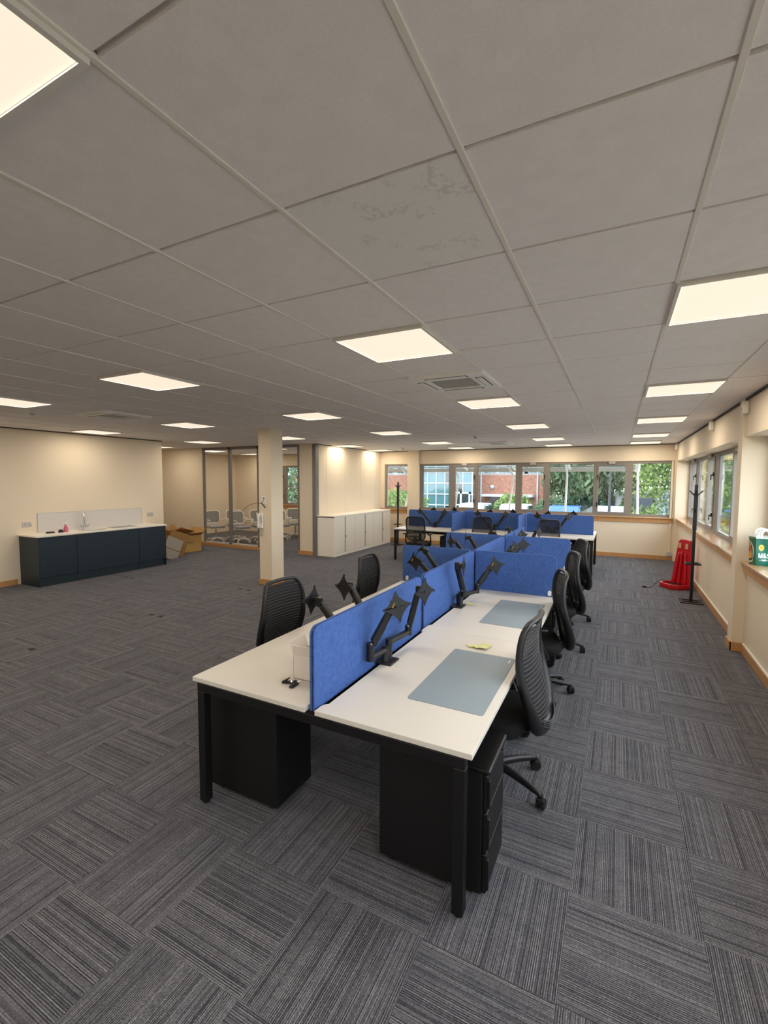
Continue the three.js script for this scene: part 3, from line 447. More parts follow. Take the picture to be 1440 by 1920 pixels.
const taskChair = (() => {   // faces +z
  const t = thing('task_chair', '', 'chair');
  const ys = [0.5, 0.56, 0.64, 0.74, 0.84, 0.93, 1.0], pts = [[0, 0.455, -rear(0.455) - 0.02], [0.1, 0.463, -rear(0.46) - 0.006]];
  for (const y of ys) pts.push([hw(y), y, -rear(y)]);
  pts.push([0.155, 1.045, -rear(1.045)], [0.06, 1.055, -rear(1.055) - 0.012], [-0.06, 1.055, -rear(1.055) - 0.012], [-0.155, 1.045, -rear(1.045)]);
  for (const y of [...ys].reverse()) pts.push([-hw(y), y, -rear(y)]);
  pts.push([-0.1, 0.463, -rear(0.46) - 0.006]);
  const thick = (k) => { const b = Math.cos(k * Math.PI * 2) * 0.5 + 0.5, q = b * b; return [0.015 + 0.034 * q, 0.017 + 0.026 * q]; };
  const fr = mesh('back_frame', sweep(pts, thick, 90, 10, true), nylon, t);
  const grooves = []; for (let k = 0; k < 4; k++) { const o = 0.012 * k - 0.012; grooves.push(sweep([[-0.13, 0.505 + o, -rear(0.5) - 0.04], [-0.07, 0.474 + o, -rear(0.47) - 0.058], [0, 0.466 + o, -rear(0.46) - 0.065], [0.07, 0.474 + o, -rear(0.47) - 0.058], [0.13, 0.505 + o, -rear(0.5) - 0.04]], () => [0.0045, 0.0045], 16, 6)); }
  mesh('ribbed_edge', grooves, std(0x3d4147, 0.35), fr);
  const ribs = []; for (let y = 0.515; y < 1.03; y += 0.023) { const w = hw(y) - 0.006, d = 0.03; const pos = [], idx = [], N = 10; for (let i = 0; i <= N; i++) { const u = -1 + 2 * i / N, z = -rear(y) - d * (1 - u * u); for (const [dy, dz] of [[-0.0065, 0], [0, 0.006], [0.0065, 0], [0, -0.006]]) pos.push(u * w, y + dy, z + dz); } for (let i = 0; i < N; i++) for (let k = 0; k < 4; k++) { const a = i * 4 + k, b = i * 4 + (k + 1) % 4; idx.push(a, a + 4, b, b, a + 4, b + 4); } const g = new THREE.BufferGeometry(); g.setAttribute('position', new THREE.Float32BufferAttribute(pos, 3)); g.setIndex(idx); g.computeVertexNormals(); ribs.push(g); }
  const bm = mesh('back_mesh', ribs, ribGrey, t);
  { const pos = [], idx = [], NX = 8, NY = 14; for (let j = 0; j <= NY; j++) for (let i = 0; i <= NX; i++) { const y = 0.51 + 0.52 * j / NY, u = -1 + 2 * i / NX; pos.push(u * (hw(y) - 0.004), y, -rear(y) - 0.03 * (1 - u * u)); }
    for (let j = 0; j < NY; j++) for (let i = 0; i < NX; i++) { const a = j * (NX + 1) + i; idx.push(a, a + 1, a + NX + 1, a + 1, a + NX + 2, a + NX + 1); }
    const g = new THREE.BufferGeometry(); g.setAttribute('position', new THREE.Float32BufferAttribute(pos, 3)); g.setIndex(idx); g.computeVertexNormals(); mesh('mesh_backing', g, meshDense, bm); }
  mesh('spine', sweep([[0, 0.40, -0.06], [0, 0.39, -0.17], [0, 0.44, -0.262]], () => [0.05, 0.02], 14, 8, false, V(0, 1, 0.2)), nylon, t);
  mesh('seat', slab(roundShape(0.49, 0.47, 0.12), 0.075, 0.028, 4, 8).translate(0, 0.415, 0.03), softBlack, t);
  mesh('seat_pan', slab(roundShape(0.42, 0.4, 0.1), 0.03, 0.008, 2, 6).translate(0, 0.39, 0.02), nylon, t);
  mesh('mechanism', rb(-0.08, 0.08, 0.33, 0.395, -0.12, 0.1, 0.02, 3), black, t);
  mesh('lever', [rod([0.06, 0.37, 0.03], [0.24, 0.365, 0.04], 0.006), rod([-0.06, 0.37, 0.0], [-0.24, 0.365, 0.0], 0.006), rod([0.2, 0.365, 0.035], [0.25, 0.362, 0.042], 0.011)], steel, t);
  for (const s of [-1, 1]) {
    const arm = mesh('arm_support', [sweep([[s * 0.14, 0.375, -0.05], [s * 0.25, 0.39, -0.06], [s * 0.275, 0.46, -0.03], [s * 0.275, 0.62, 0.04]], () => [0.016, 0.026], 20, 8)], nylon, t);
    mesh('arm_pad', rb(s * 0.275 - 0.042, s * 0.275 + 0.042, 0.618, 0.648, -0.06, 0.17, 0.014, 3), nylon, arm);
  }
  starBase(t, 0.31, nylon, 0.12);
  return t;
})();
const cw = ['nearest', 'second', 'third', 'farthest'];
const taskPlaces = [...[[-0.61, -2.70, -0.08], [-0.6, -4.06, -0.28], [-0.59, -5.22, -0.34], [-0.59, -6.42, -0.38]].map(([x, z, a], k) => [x, z, -Math.PI / 2 + a, 'black mesh task chair on the right side of the long bench, ' + cw[k] + ' of four']),
  [-2.08, -2.74, Math.PI / 2 + 0.08, 'black mesh task chair on the left side of the long bench, nearer one'], [-2.07, -4.1, Math.PI / 2 - 0.03, 'black mesh task chair on the left side of the long bench, farther one']];
taskPlaces.forEach(([x, z, a, l], i) => { const o = i ? dup(taskChair, [x, 0, z], a, l) : taskChair; o.position.set(x, 0, z); o.rotation.y = a; tag(o, l, 'chair', 'black task chairs at the long bench'); if (i === 1) o.children.filter((c) => c.name === 'base_leg').forEach((c) => { c.rotation.y += 0.35; }); });
const meshChair = (() => {   // faces +z
  const t = thing('mesh_chair', '', 'chair');
  const back = (y) => -0.2 - (y > 0.75 ? (y - 0.75) * 0.22 : (0.75 - y) * -0.12);
  const P = (w, y) => [w, y, back(y)], loop = [];
  for (const [w, y] of [[0, 0.56], [0.15, 0.56], [0.195, 0.6], [0.203, 0.75], [0.2, 0.92], [0.19, 1.01], [0.15, 1.045], [0, 1.052], [-0.15, 1.045], [-0.19, 1.01], [-0.2, 0.92], [-0.203, 0.75], [-0.195, 0.6], [-0.15, 0.56]]) loop.push(P(w, y));
  mesh('back_frame', sweep(loop, () => [0.014, 0.012], 70, 8, true), nylon, t);
  const pos = [], idx = [], NX = 10, NY = 12; for (let j = 0; j <= NY; j++) for (let i = 0; i <= NX; i++) { const y = 0.565 + 0.475 * j / NY, u = -1 + 2 * i / NX, w = j === 0 || j === NY ? 0.16 : 0.194; pos.push(u * w, y, back(y) - 0.025 * (1 - u * u)); }
  for (let j = 0; j < NY; j++) for (let i = 0; i < NX; i++) { const a = j * (NX + 1) + i; idx.push(a, a + 1, a + NX + 1, a + 1, a + NX + 2, a + NX + 1); }
  const g = new THREE.BufferGeometry(); g.setAttribute('position', new THREE.Float32BufferAttribute(pos, 3)); g.setIndex(idx); g.computeVertexNormals(); mesh('back_mesh', g, meshBlack, t);
  mesh('lumbar_support', [rb(-0.15, 0.15, 0.62, 0.645, -0.235, -0.215, 0.008), rb(-0.15, 0.15, 0.7, 0.725, -0.24, -0.22, 0.008)], nylon, t);
  mesh('back_bracket', sweep([[0, 0.39, -0.05], [0, 0.40, -0.2], [0, 0.5, -0.245], [0, 0.66, -0.245]], () => [0.035, 0.012], 16, 8, false, V(0, 0.4, 1)), nylon, t);
  mesh('seat', slab(roundShape(0.48, 0.46, 0.11), 0.08, 0.03, 4, 8).translate(0, 0.41, 0.03), softBlack, t);
  mesh('mechanism', rb(-0.08, 0.08, 0.33, 0.41, -0.1, 0.1, 0.02, 3), black, t);
  for (const s of [-1, 1]) { const arm = mesh('arm_support', sweep([[s * 0.13, 0.4, 0.02], [s * 0.25, 0.41, 0.02], [s * 0.28, 0.48, 0.0], [s * 0.275, 0.66, -0.03]], () => [0.016, 0.022], 18, 8), nylon, t); mesh('arm_pad', rb(s * 0.275 - 0.04, s * 0.275 + 0.04, 0.658, 0.688, -0.15, 0.1, 0.013, 3), nylon, arm); }
  starBase(t, 0.3, nylon, 0.12);
  return t;
})();
[[-3.86, -9.22, Math.PI + 0.12, 'left'], [-2.54, -9.34, Math.PI, 'middle'], [-1.2, -9.36, Math.PI, 'right']].forEach(([x, z, a, w], i) => { const l = 'black mesh back office chair at the far crosswise bench, ' + w + ' one', o = i ? dup(meshChair, [x, 0, z], a, l) : meshChair; o.position.set(x, 0, z); o.rotation.y = a; tag(o, l, 'chair', 'black office chairs at the far bench'); });
const meetingChair = (() => {   // faces +z, white frame
  const t = thing('meeting_chair', '', 'chair');
  const bz = (y) => -0.17 - (y - 0.45) * 0.2, loop = [[0, 0.55], [0.15, 0.55], [0.2, 0.6], [0.22, 0.75], [0.215, 0.85], [0.17, 0.9], [0, 0.905], [-0.17, 0.9], [-0.215, 0.85], [-0.22, 0.75], [-0.2, 0.6], [-0.15, 0.55]].map(([w, y]) => [w, y, bz(y) + 0.25 * w * w * 4]);
  mesh('back_frame', sweep(loop, () => [0.016, 0.012], 60, 8, true), whiteFrame, t);
  const pos = [], idx = [], NX = 10, NY = 8; for (let j = 0; j <= NY; j++) for (let i = 0; i <= NX; i++) { const y = 0.555 + 0.345 * j / NY, u = -1 + 2 * i / NX, w = u * (j === 0 || j === NY ? 0.17 : 0.208); pos.push(w, y, bz(y) + w * w); }
  for (let j = 0; j < NY; j++) for (let i = 0; i < NX; i++) { const a = j * (NX + 1) + i; idx.push(a, a + 1, a + NX + 1, a + 1, a + NX + 2, a + NX + 1); }
  const g = new THREE.BufferGeometry(); g.setAttribute('position', new THREE.Float32BufferAttribute(pos, 3)); g.setIndex(idx); g.computeVertexNormals(); mesh('back_mesh', g, greyMesh, t);
  for (const s of [-1, 1]) mesh('arm_loop', sweep([[s * 0.215, 0.62, -0.15], [s * 0.27, 0.66, -0.02], [s * 0.275, 0.655, 0.14], [s * 0.26, 0.58, 0.16], [s * 0.24, 0.46, 0.05], [s * 0.15, 0.41, -0.05]], () => [0.013, 0.02], 30, 8), whiteFrame, t);
  mesh('seat', slab(roundShape(0.46, 0.44, 0.13), 0.055, 0.02, 3, 8).translate(0, 0.43, 0.02), seatGrey, t);
  mesh('seat_shell', slab(roundShape(0.44, 0.42, 0.13), 0.03, 0.01, 2, 8).translate(0, 0.405, 0.01), whiteFrame, t);
  starBase(t, 0.29, whiteFrame, 0.13);
  return t;
})();
[[-10.5, -9.7, 1.3, 'leftmost, close behind the glass wall'], [-10.3, -10.3, 1.15, 'second from the left, set back from the glass'], [-9.75, -9.95, 1.4, 'just behind the middle glass post'], [-9.6, -10.56, 1.2, 'half hidden behind the middle glass post'], [-9.02, -10.25, 1.35, 'beside the column as seen through the glass'], [-9.9, -11.25, 1.5, 'rearmost behind the left glass pane'], [-9.15, -11.0, 1.1, 'mostly hidden behind the free-standing column'], [-9.12, -11.66, 0.9, 'framed by the open doorway of the meeting room']].forEach(([x, z, a, w], i) => { const l = 'white framed grey mesh meeting chair ' + w, o = i ? dup(meetingChair, [x, 0, z], a, l) : meetingChair; o.position.set(x, 0, z); o.rotation.y = a; tag(o, l, 'chair', 'meeting chairs behind the glass'); });
// ---------------------------------------------------------------- tambour cabinets
{
  const H = 0.955, x0 = XP + 0.005, x1 = -5.95;
  for (let k = 0; k < 3; k++) {
    const z1 = -9.08 - k * 1.0, z0 = z1 - 0.995, t = thing('tambour_cabinet', 'cream tambour door cupboard against the partition wall, ' + ['nearest', 'middle', 'farthest'][k] + ' of three', 'cupboard', [x0, 0, (z0 + z1) / 2], 0, 'cream tambour cupboards'), D = x1 - x0, w = 0.4975;
    mesh('carcass', [rb(0, D, 0.0, H, -w, -w + 0.02, 0.003), rb(0, D, 0, H, w - 0.02, w, 0.003), bx(0, 0.01, 0, H, -w, w), bx(0.0, D, H - 0.02, H, -w, w), bx(0, D - 0.005, 0, 0.07, -w + 0.02, w - 0.02)], cream, t);
    for (const s of [-1, 1]) {
      const d = mesh('tambour_door', bx(D - 0.02, D - 0.012, 0.075, H - 0.02, s < 0 ? -w + 0.02 : 0.016, s < 0 ? -0.016 : w - 0.02), cream, t), slat = bx(D - 0.0125, D - 0.008, 0.078, H - 0.023, -0.0085, 0.0085);
      for (let i = 0; i < 22; i++) share('slat', slat, cream, d, 0, 0, s * (0.028 + i * 0.0207));
      mesh('grip_rail', rb(D - 0.02, D + 0.004, 0.075, H - 0.02, s * 0.003, s * 0.017, 0.003), creamDark, d);
    }
    mesh('lock', new THREE.CylinderGeometry(0.012, 0.012, 0.02, 14).rotateZ(Math.PI / 2).translate(D + 0.008, 0.48, 0.012), chrome, t);
    mesh('key', [new THREE.TorusGeometry(0.014, 0.003, 6, 16).rotateY(Math.PI / 2).translate(D + 0.024, 0.445, 0.012), rb(D + 0.014, D + 0.03, 0.455, 0.48, 0.01, 0.014, 0.001)], black, t);
  }
  tag(mesh('cabinet_top', rb(x0, x1 + 0.015, H, H + 0.025, -12.075, -9.07, 0.004), cream), 'long cream top board lying across the three tambour cupboards', 'top board');
}
// ---------------------------------------------------------------- kitchen counter
{
  const x0 = XL, xf = -8.62, za = -6.585, zb = -4.15, H = 0.845;
  const unit = (z0, z1, label, n) => {
    const t = thing('base_cabinet', label, 'cupboard', [x0, 0, z0], 0, 'dark navy kitchen units'), D = xf - x0, w = z1 - z0;
    mesh('carcass', [bx(0.001, D - 0.02, 0.14, 0.158, 0.001, w - 0.001), bx(0.001, 0.012, 0.14, H, 0.001, w - 0.001), bx(0.001, D - 0.02, 0.14, H, 0.001, 0.019), bx(0.001, D - 0.02, 0.14, H, w - 0.019, w - 0.001), bx(D - 0.04, D - 0.02, H - 0.1, H, 0.019, w - 0.019)], navySide, t);
    for (let i = 0; i < n; i++) { const d = mesh('door', rb(D - 0.018, D, 0.155, H - 0.03, i * w / n + 0.002, (i + 1) * w / n - 0.002, 0.002), navy, t); }
    mesh('plinth', bx(D - 0.06, D - 0.045, 0, 0.14, 0.001, w - 0.001), navySide, t);
  };
  unit(-4.77, zb - 0.02, 'dark navy base cupboard at the near end of the kitchen counter', 1); unit(-5.97, -4.772, 'wide dark navy base cupboard under the sink', 1); unit(za + 0.02, -5.972, 'dark navy base cupboard at the far end of the kitchen counter', 1);
  for (const [z, w] of [[zb, 'near'], [za + 0.02, 'far']]) tag(mesh('end_panel', rb(x0, xf, 0, H, z - 0.02, z, 0.002), navySide), 'dark navy end panel of the kitchen counter, ' + w + ' end', 'panel');
  const wt = thing('kitchen_worktop', 'thin white kitchen worktop with inset sink on the navy units', 'worktop', [x0, H, (za + zb) / 2]);
  const D = xf + 0.02 - x0, L = (zb - za) / 2 + 0.02, sk = [-0.15, 0.2];
  const sh = new THREE.Shape(); sh.moveTo(0, -L); sh.lineTo(D, -L); sh.lineTo(D, L); sh.lineTo(0, L); sh.lineTo(0, -L); const ho = new THREE.Path(); ho.absellipse(0.3, -0.12, 0.19, 0.24, 0, Math.PI * 2, true); sh.holes.push(ho);
  mesh('slab', slab(sh, 0.025, 0.002, 1, 24), std(0xece5da, 0.35), wt);
  const bowl = new THREE.LatheGeometry([[0.02, -0.13], [0.15, -0.125], [0.185, -0.1], [0.19, 0.0], [0.2, 0.027], [0.207, 0.026]].map((p) => new THREE.Vector2(...p)), 36).scale(1, 1, 1.25).translate(0.3, 0, 0.12);
  mesh('sink_bowl', bowl, std(0xb9b8b4, 0.3, { metalness: 0.85, side: THREE.DoubleSide }), wt);
  const drain = []; for (let i = 0; i < 6; i++) drain.push(rb(0.16 + i * 0.055, 0.175 + i * 0.055, 0.024, 0.029, -0.72, -0.2, 0.002)); mesh('drainer_ridge', drain, steel, wt);
  const fz = -5.17, tap = thing('mixer_tap', 'tall chrome swan neck mixer tap behind the sink', 'tap', [-9.08, H + 0.025, fz]);
  mesh('body', [cyl(0.028, 0.026, 0.05, 0, 0, 0, 20), cyl(0.017, 0.015, 0.2, 0, 0.05, 0, 20)], chrome, tap);
  mesh('spout', sweep([[0, 0.24, 0], [0, 0.33, 0], [0.04, 0.375, 0.03], [0.09, 0.345, 0.06], [0.1, 0.28, 0.065]], () => [0.013, 0.013], 30, 12), chrome, tap);
  for (const s of [-1, 1]) mesh('handle', [rod([0, 0.06, 0], [0.01, 0.065, s * 0.07], 0.013, 0.015, 14), rod([0.01, 0.065, s * 0.07], [0.03, 0.1, s * 0.08], 0.007, 0.006, 10)], chrome, tap);
  const pinkM = new THREE.MeshPhysicalMaterial({ color: 0xd9688f, roughness: 0.25, transmission: 0.25, thickness: 0 });
  const bo = thing('soap_bottle', 'pink soap bottle with a white pump on the kitchen worktop', 'bottle', [-8.95, H + 0.025, -4.77]);
  mesh('bottle_body', new THREE.LatheGeometry([[0, 0], [0.034, 0], [0.036, 0.01], [0.034, 0.075], [0.022, 0.1], [0.012, 0.13], [0.011, 0.145]].map((p) => new THREE.Vector2(...p)), 24), pinkM, bo);
  mesh('pump', [cyl(0.016, 0.014, 0.025, 0, 0.14, 0, 16), cyl(0.006, 0.006, 0.04, 0, 0.165, 0, 12), rb(-0.01, 0.045, 0.2, 0.212, -0.009, 0.009, 0.004), cyl(0.013, 0.011, 0.012, 0, 0.2, 0, 14)], whitePlastic, bo);
  const br = thing('scrub_brush', 'round black scrubbing brush beside the pink bottle', 'brush', [-8.92, H + 0.025, -4.67]); mesh('bristles', cyl(0.045, 0.036, 0.03, 0, 0, 0, 20), black, br); mesh('knob', new THREE.SphereGeometry(0.036, 18, 10, 0, 6.3, 0, 1.6).scale(1, 0.8, 1).translate(0, 0.03, 0), blackGloss, br);
  const cl = thing('cleaning_cloth', 'folded dark cloth on the kitchen worktop', 'cloth', [-8.98, H + 0.025, -4.52]); mesh('lower_fold', rb(-0.03, 0.05, 0, 0.012, -0.06, 0.06, 0.005), std(0x2a2a2b, 0.95), cl); mesh('upper_fold', rb(-0.025, 0.045, 0.012, 0.024, -0.055, 0.05, 0.005), std(0x343434, 0.95), cl);
  const sp = thing('splashback', 'pale grey splashback panel on the wall behind the sink', 'splashback', [XL + 0.001, H + 0.0255, -5.45]); mesh('panel', rb(0, 0.012, 0, 0.34, -1.0, 1.0, 0.003), std(0xcfcac3, 0.3), sp); mesh('edge_strip', [bx(0, 0.014, 0.338, 0.346, -1.0, 1.0), bx(0, 0.014, 0, 0.346, -1.006, -1.0), bx(0, 0.014, 0, 0.346, 1.0, 1.006)], greyPlastic, sp);
  for (const [z, y, w] of [[-4.28, 1.03, 'left'], [-6.66, 1.06, 'right']]) { const s = thing('wall_socket', 'double wall socket on the cream wall ' + w + ' of the splashback', 'socket', [XL, y, z], 0, 'wall sockets by the kitchen counter'); mesh('plate', rb(0, 0.01, -0.043, 0.043, -0.075, 0.075, 0.004), greyPlastic, s); for (const d of [-0.036, 0.036]) mesh('outlet', [bx(0.0098, 0.0108, 0.0, 0.014, d - 0.003, d + 0.003), bx(0.0098, 0.0108, -0.02, -0.014, d - 0.014, d - 0.006), bx(0.0098, 0.0108, -0.02, -0.014, d + 0.006, d + 0.014)], black, s); for (const d of [-0.06, 0.06]) mesh('switch', rb(0.009, 0.014, 0.012, 0.032, d - 0.006, d + 0.006, 0.001), whitePlastic, s); }
}
// ---------------------------------------------------------------- cardboard in the corner beyond the counter
{
  const t = thing('cardboard_box', 'open brown cardboard box by the partition wall beyond the counter', 'box', [-9.86, 0, -8.05], -0.13), w = 0.3, d = 0.3, h = 0.42, k = 0.006, kraft = std(0xb08c50, 0.9);
  mesh('side_wall', bx(w - k, w, 0, h, -d, d), kraft, t); mesh('side_wall', bx(-w, -w + k, 0, h, -d, d), kraft, t); mesh('side_wall', bx(-w, w, 0, h, d - k, d), kraft, t); mesh('side_wall', bx(-w, w, 0, h, -d, -d + k), kraft, t); mesh('bottom', bx(-w, w, 0, k, -d, d), kraft, t);
  const fl = bx(0, 0.15, -0.003, 0.003, -d, d); mesh('flap', fl.clone().rotateZ(0.5).translate(w - 0.004, h, 0), cardDark, t); mesh('flap', bx(-w, w, -0.003, 0.003, 0, 0.2).rotateX(-0.9).translate(0, h, d), card, t); mesh('flap', bx(-w, w, -0.003, 0.003, -0.2, 0).rotateX(0.9).translate(0, h, -d), card, t);
  const cv = document.createElement('canvas'); cv.width = 256; cv.height = 64; const c = cv.getContext('2d'); c.fillStyle = '#b08c50'; c.fillRect(0, 0, 256, 64); c.fillStyle = '#2a1d10'; c.font = 'bold 44px sans-serif'; c.textAlign = 'center'; c.fillText('Fellowes', 128, 46);
  const ct = new THREE.CanvasTexture(cv); ct.colorSpace = THREE.SRGBColorSpace; mesh('printed_name', new THREE.PlaneGeometry(0.24, 0.06).rotateY(Math.PI / 2).translate(w + 0.0015, 0.24, 0.0), new THREE.MeshStandardMaterial({ map: ct, roughness: 0.9 }), t);
  const sheet = (label, pos, r, w2, h2, m) => { const s = thing('cardboard_sheet', label, 'cardboard', pos, 0, 'loose cardboard beyond the counter'); const g = rb(-w2 / 2, w2 / 2, 0, h2, -0.012, 0.012, 0.004); const o = mesh('panel', g, m, s); mesh('fold', rb(-w2 / 2 + 0.01, w2 / 2 - 0.01, h2 * 0.45, h2 * 0.49, 0.011, 0.016, 0.002), cardDark, o); o.rotation.set(...r); return s; };
  sheet('flattened cardboard leaning between the counter and the box', [-9.3, 0.01, -7.28], [-0.05, 1.45, -0.32], 0.5, 0.6, cardDark);
  sheet('greyish cardboard sheet leaning against the far end of the counter', [-9.15, 0.005, -7.05], [-0.25, 1.6, -0.18], 0.45, 0.5, std(0x9d9488, 0.9));
  sheet('folded brown cardboard lying across the top of the open box', [-9.85, 0.45, -8.2], [1.25, 0.3, 0.1], 0.5, 0.4, card);
  sheet('brown cardboard strip standing up in the open box', [-9.95, 0.3, -7.95], [0.35, 1.2, 0.3], 0.3, 0.42, card);
}
// ---------------------------------------------------------------- coat stands
function coatStand(label, x, z) {
  const t = thing('coat_stand', label, 'coat stand', [x, 0, z], 0, 'black metal coat stands'), H = 1.78, b = 0.15;
  mesh('base', [rb(-b, b, 0, 0.012, -b, -b + 0.05, 0.002), rb(-b, b, 0, 0.012, b - 0.05, b, 0.002), rb(-b, -b + 0.05, 0, 0.012, -b, b, 0.002), rb(b - 0.05, b, 0, 0.012, -b, b, 0.002), rb(-b, b, 0, 0.012, -0.03, 0.03, 0.002)], blackGloss, t);
  mesh('pole', rb(-0.02, 0.02, 0.012, H, -0.02, 0.02, 0.003), black, t);
  mesh('pole_sleeve', rb(-0.025, 0.025, 1.1, 1.66, -0.025, 0.025, 0.003), black, t);
  for (let k = 0; k < 4; k++) { const a = k * Math.PI / 2, c = Math.cos(a), s = Math.sin(a); for (const y of [1.62, 1.36]) if (y > 1.5 || k % 2) mesh('hook', [rod([c * 0.02, y, s * 0.02], [c * 0.085, y + 0.075, s * 0.085], 0.008, 0.009)], black, t); }
  const r = 0.1, y = 0.58; mesh('umbrella_ring', [rb(-r, r, y, y + 0.018, -r, -r + 0.018, 0.003), rb(-r, r, y, y + 0.018, r - 0.018, r, 0.003), rb(-r, -r + 0.018, y, y + 0.018, -r, r, 0.003), rb(r - 0.018, r, y, y + 0.018, -r, r, 0.003), rb(-r, r, y, y + 0.018, -0.012, 0.012, 0.003)], black, t);
}
coatStand('black square tube coat stand by the right-hand window sill', 1.045, -8.25);
coatStand('black coat stand in the far left corner beside the cream cupboards', -5.55, -11.75);
// ---------------------------------------------------------------- red extinguisher stand
{
  const t = thing('extinguisher_stand', 'empty red plastic fire extinguisher stand leaning by the right-hand wall', 'stand', [0.95, 0, -9.25], 0.62);
  const tr = new THREE.Shape(); for (const [i, p] of [[0, [-0.22, -0.12]], [1, [-0.12, -0.2]], [2, [0.16, -0.2]], [3, [0.16, 0.2]], [4, [-0.12, 0.2]], [5, [-0.22, 0.12]]]) i ? tr.lineTo(...p) : tr.moveTo(...p); tr.closePath();
  const hole = new THREE.Path(); for (const [i, p] of [[0, [-0.19, -0.11]], [1, [-0.19, 0.11]], [2, [-0.11, 0.175]], [3, [0.09, 0.175]], [4, [0.09, -0.175]], [5, [-0.11, -0.175]]]) i ? hole.lineTo(...p) : hole.moveTo(...p); hole.closePath();
  const rim = tr.clone(); rim.holes.push(hole); mesh('tray_floor', slab(tr, 0.03, 0.006, 2), red, t); mesh('tray_rim', slab(rim, 0.085, 0.008, 2), red, t);
  const back = new THREE.Shape(); back.moveTo(-0.2, 0); back.lineTo(0.2, 0); back.lineTo(0.14, 0.58); back.lineTo(0.12, 0.74); back.quadraticCurveTo(0.11, 0.78, 0.07, 0.79); back.lineTo(-0.07, 0.79); back.quadraticCurveTo(-0.11, 0.78, -0.12, 0.74); back.lineTo(-0.14, 0.58); back.closePath();
  const bg = new THREE.ExtrudeGeometry(back, { depth: 0.05, bevelEnabled: true, bevelThickness: 0.01, bevelSize: 0.01, bevelSegments: 3, curveSegments: 8 }).rotateY(-Math.PI / 2).rotateZ(-0.06).translate(0.13, 0.03, 0);
  const b = mesh('back_panel', bg, red, t);
  for (const s of [-1, 1]) { mesh('rib', sweep([[0.06, 0.09, s * 0.12], [0.075, 0.35, s * 0.095], [0.095, 0.6, s * 0.06]], () => [0.022, 0.022], 14, 8), red, b); mesh('sticker', bx(0.0905, 0.0925, 0.68, 0.77, s * 0.075 - 0.03, s * 0.075 + 0.03).rotateZ(-0.06).translate(-0.033, 0.005, 0), std(0xc7a07a, 0.6), b); }
  mesh('centre_rib', sweep([[0.055, 0.05, 0], [0.07, 0.35, 0], [0.09, 0.62, 0]], () => [0.03, 0.018], 14, 8), red, b);
  const cb = thing('power_cable', 'black cable coiled in the red stand with its end trailing on the carpet', 'cable', [0.9, 0, -9.22]);
  const pts = []; for (let i = 0; i < 26; i++) { const a = i * 0.9; pts.push([0.03 + Math.cos(a) * (0.06 + 0.03 * rnd()), 0.045 + i * 0.0014, Math.sin(a) * (0.1 + 0.03 * rnd())]); } pts.push([-0.1, 0.13, 0.08], [-0.2, 0.14, 0.12], [-0.29, 0.05, 0.16], [-0.34, 0.006, 0.18], [-0.42, 0.005, 0.2]);
  mesh('cord', sweep(pts, () => [0.005, 0.005], 180, 6, false, V(0.1, 1, 0.2)), black, cb); mesh('plug', rb(-0.47, -0.41, 0, 0.03, 0.18, 0.22, 0.008), black, cb);
}
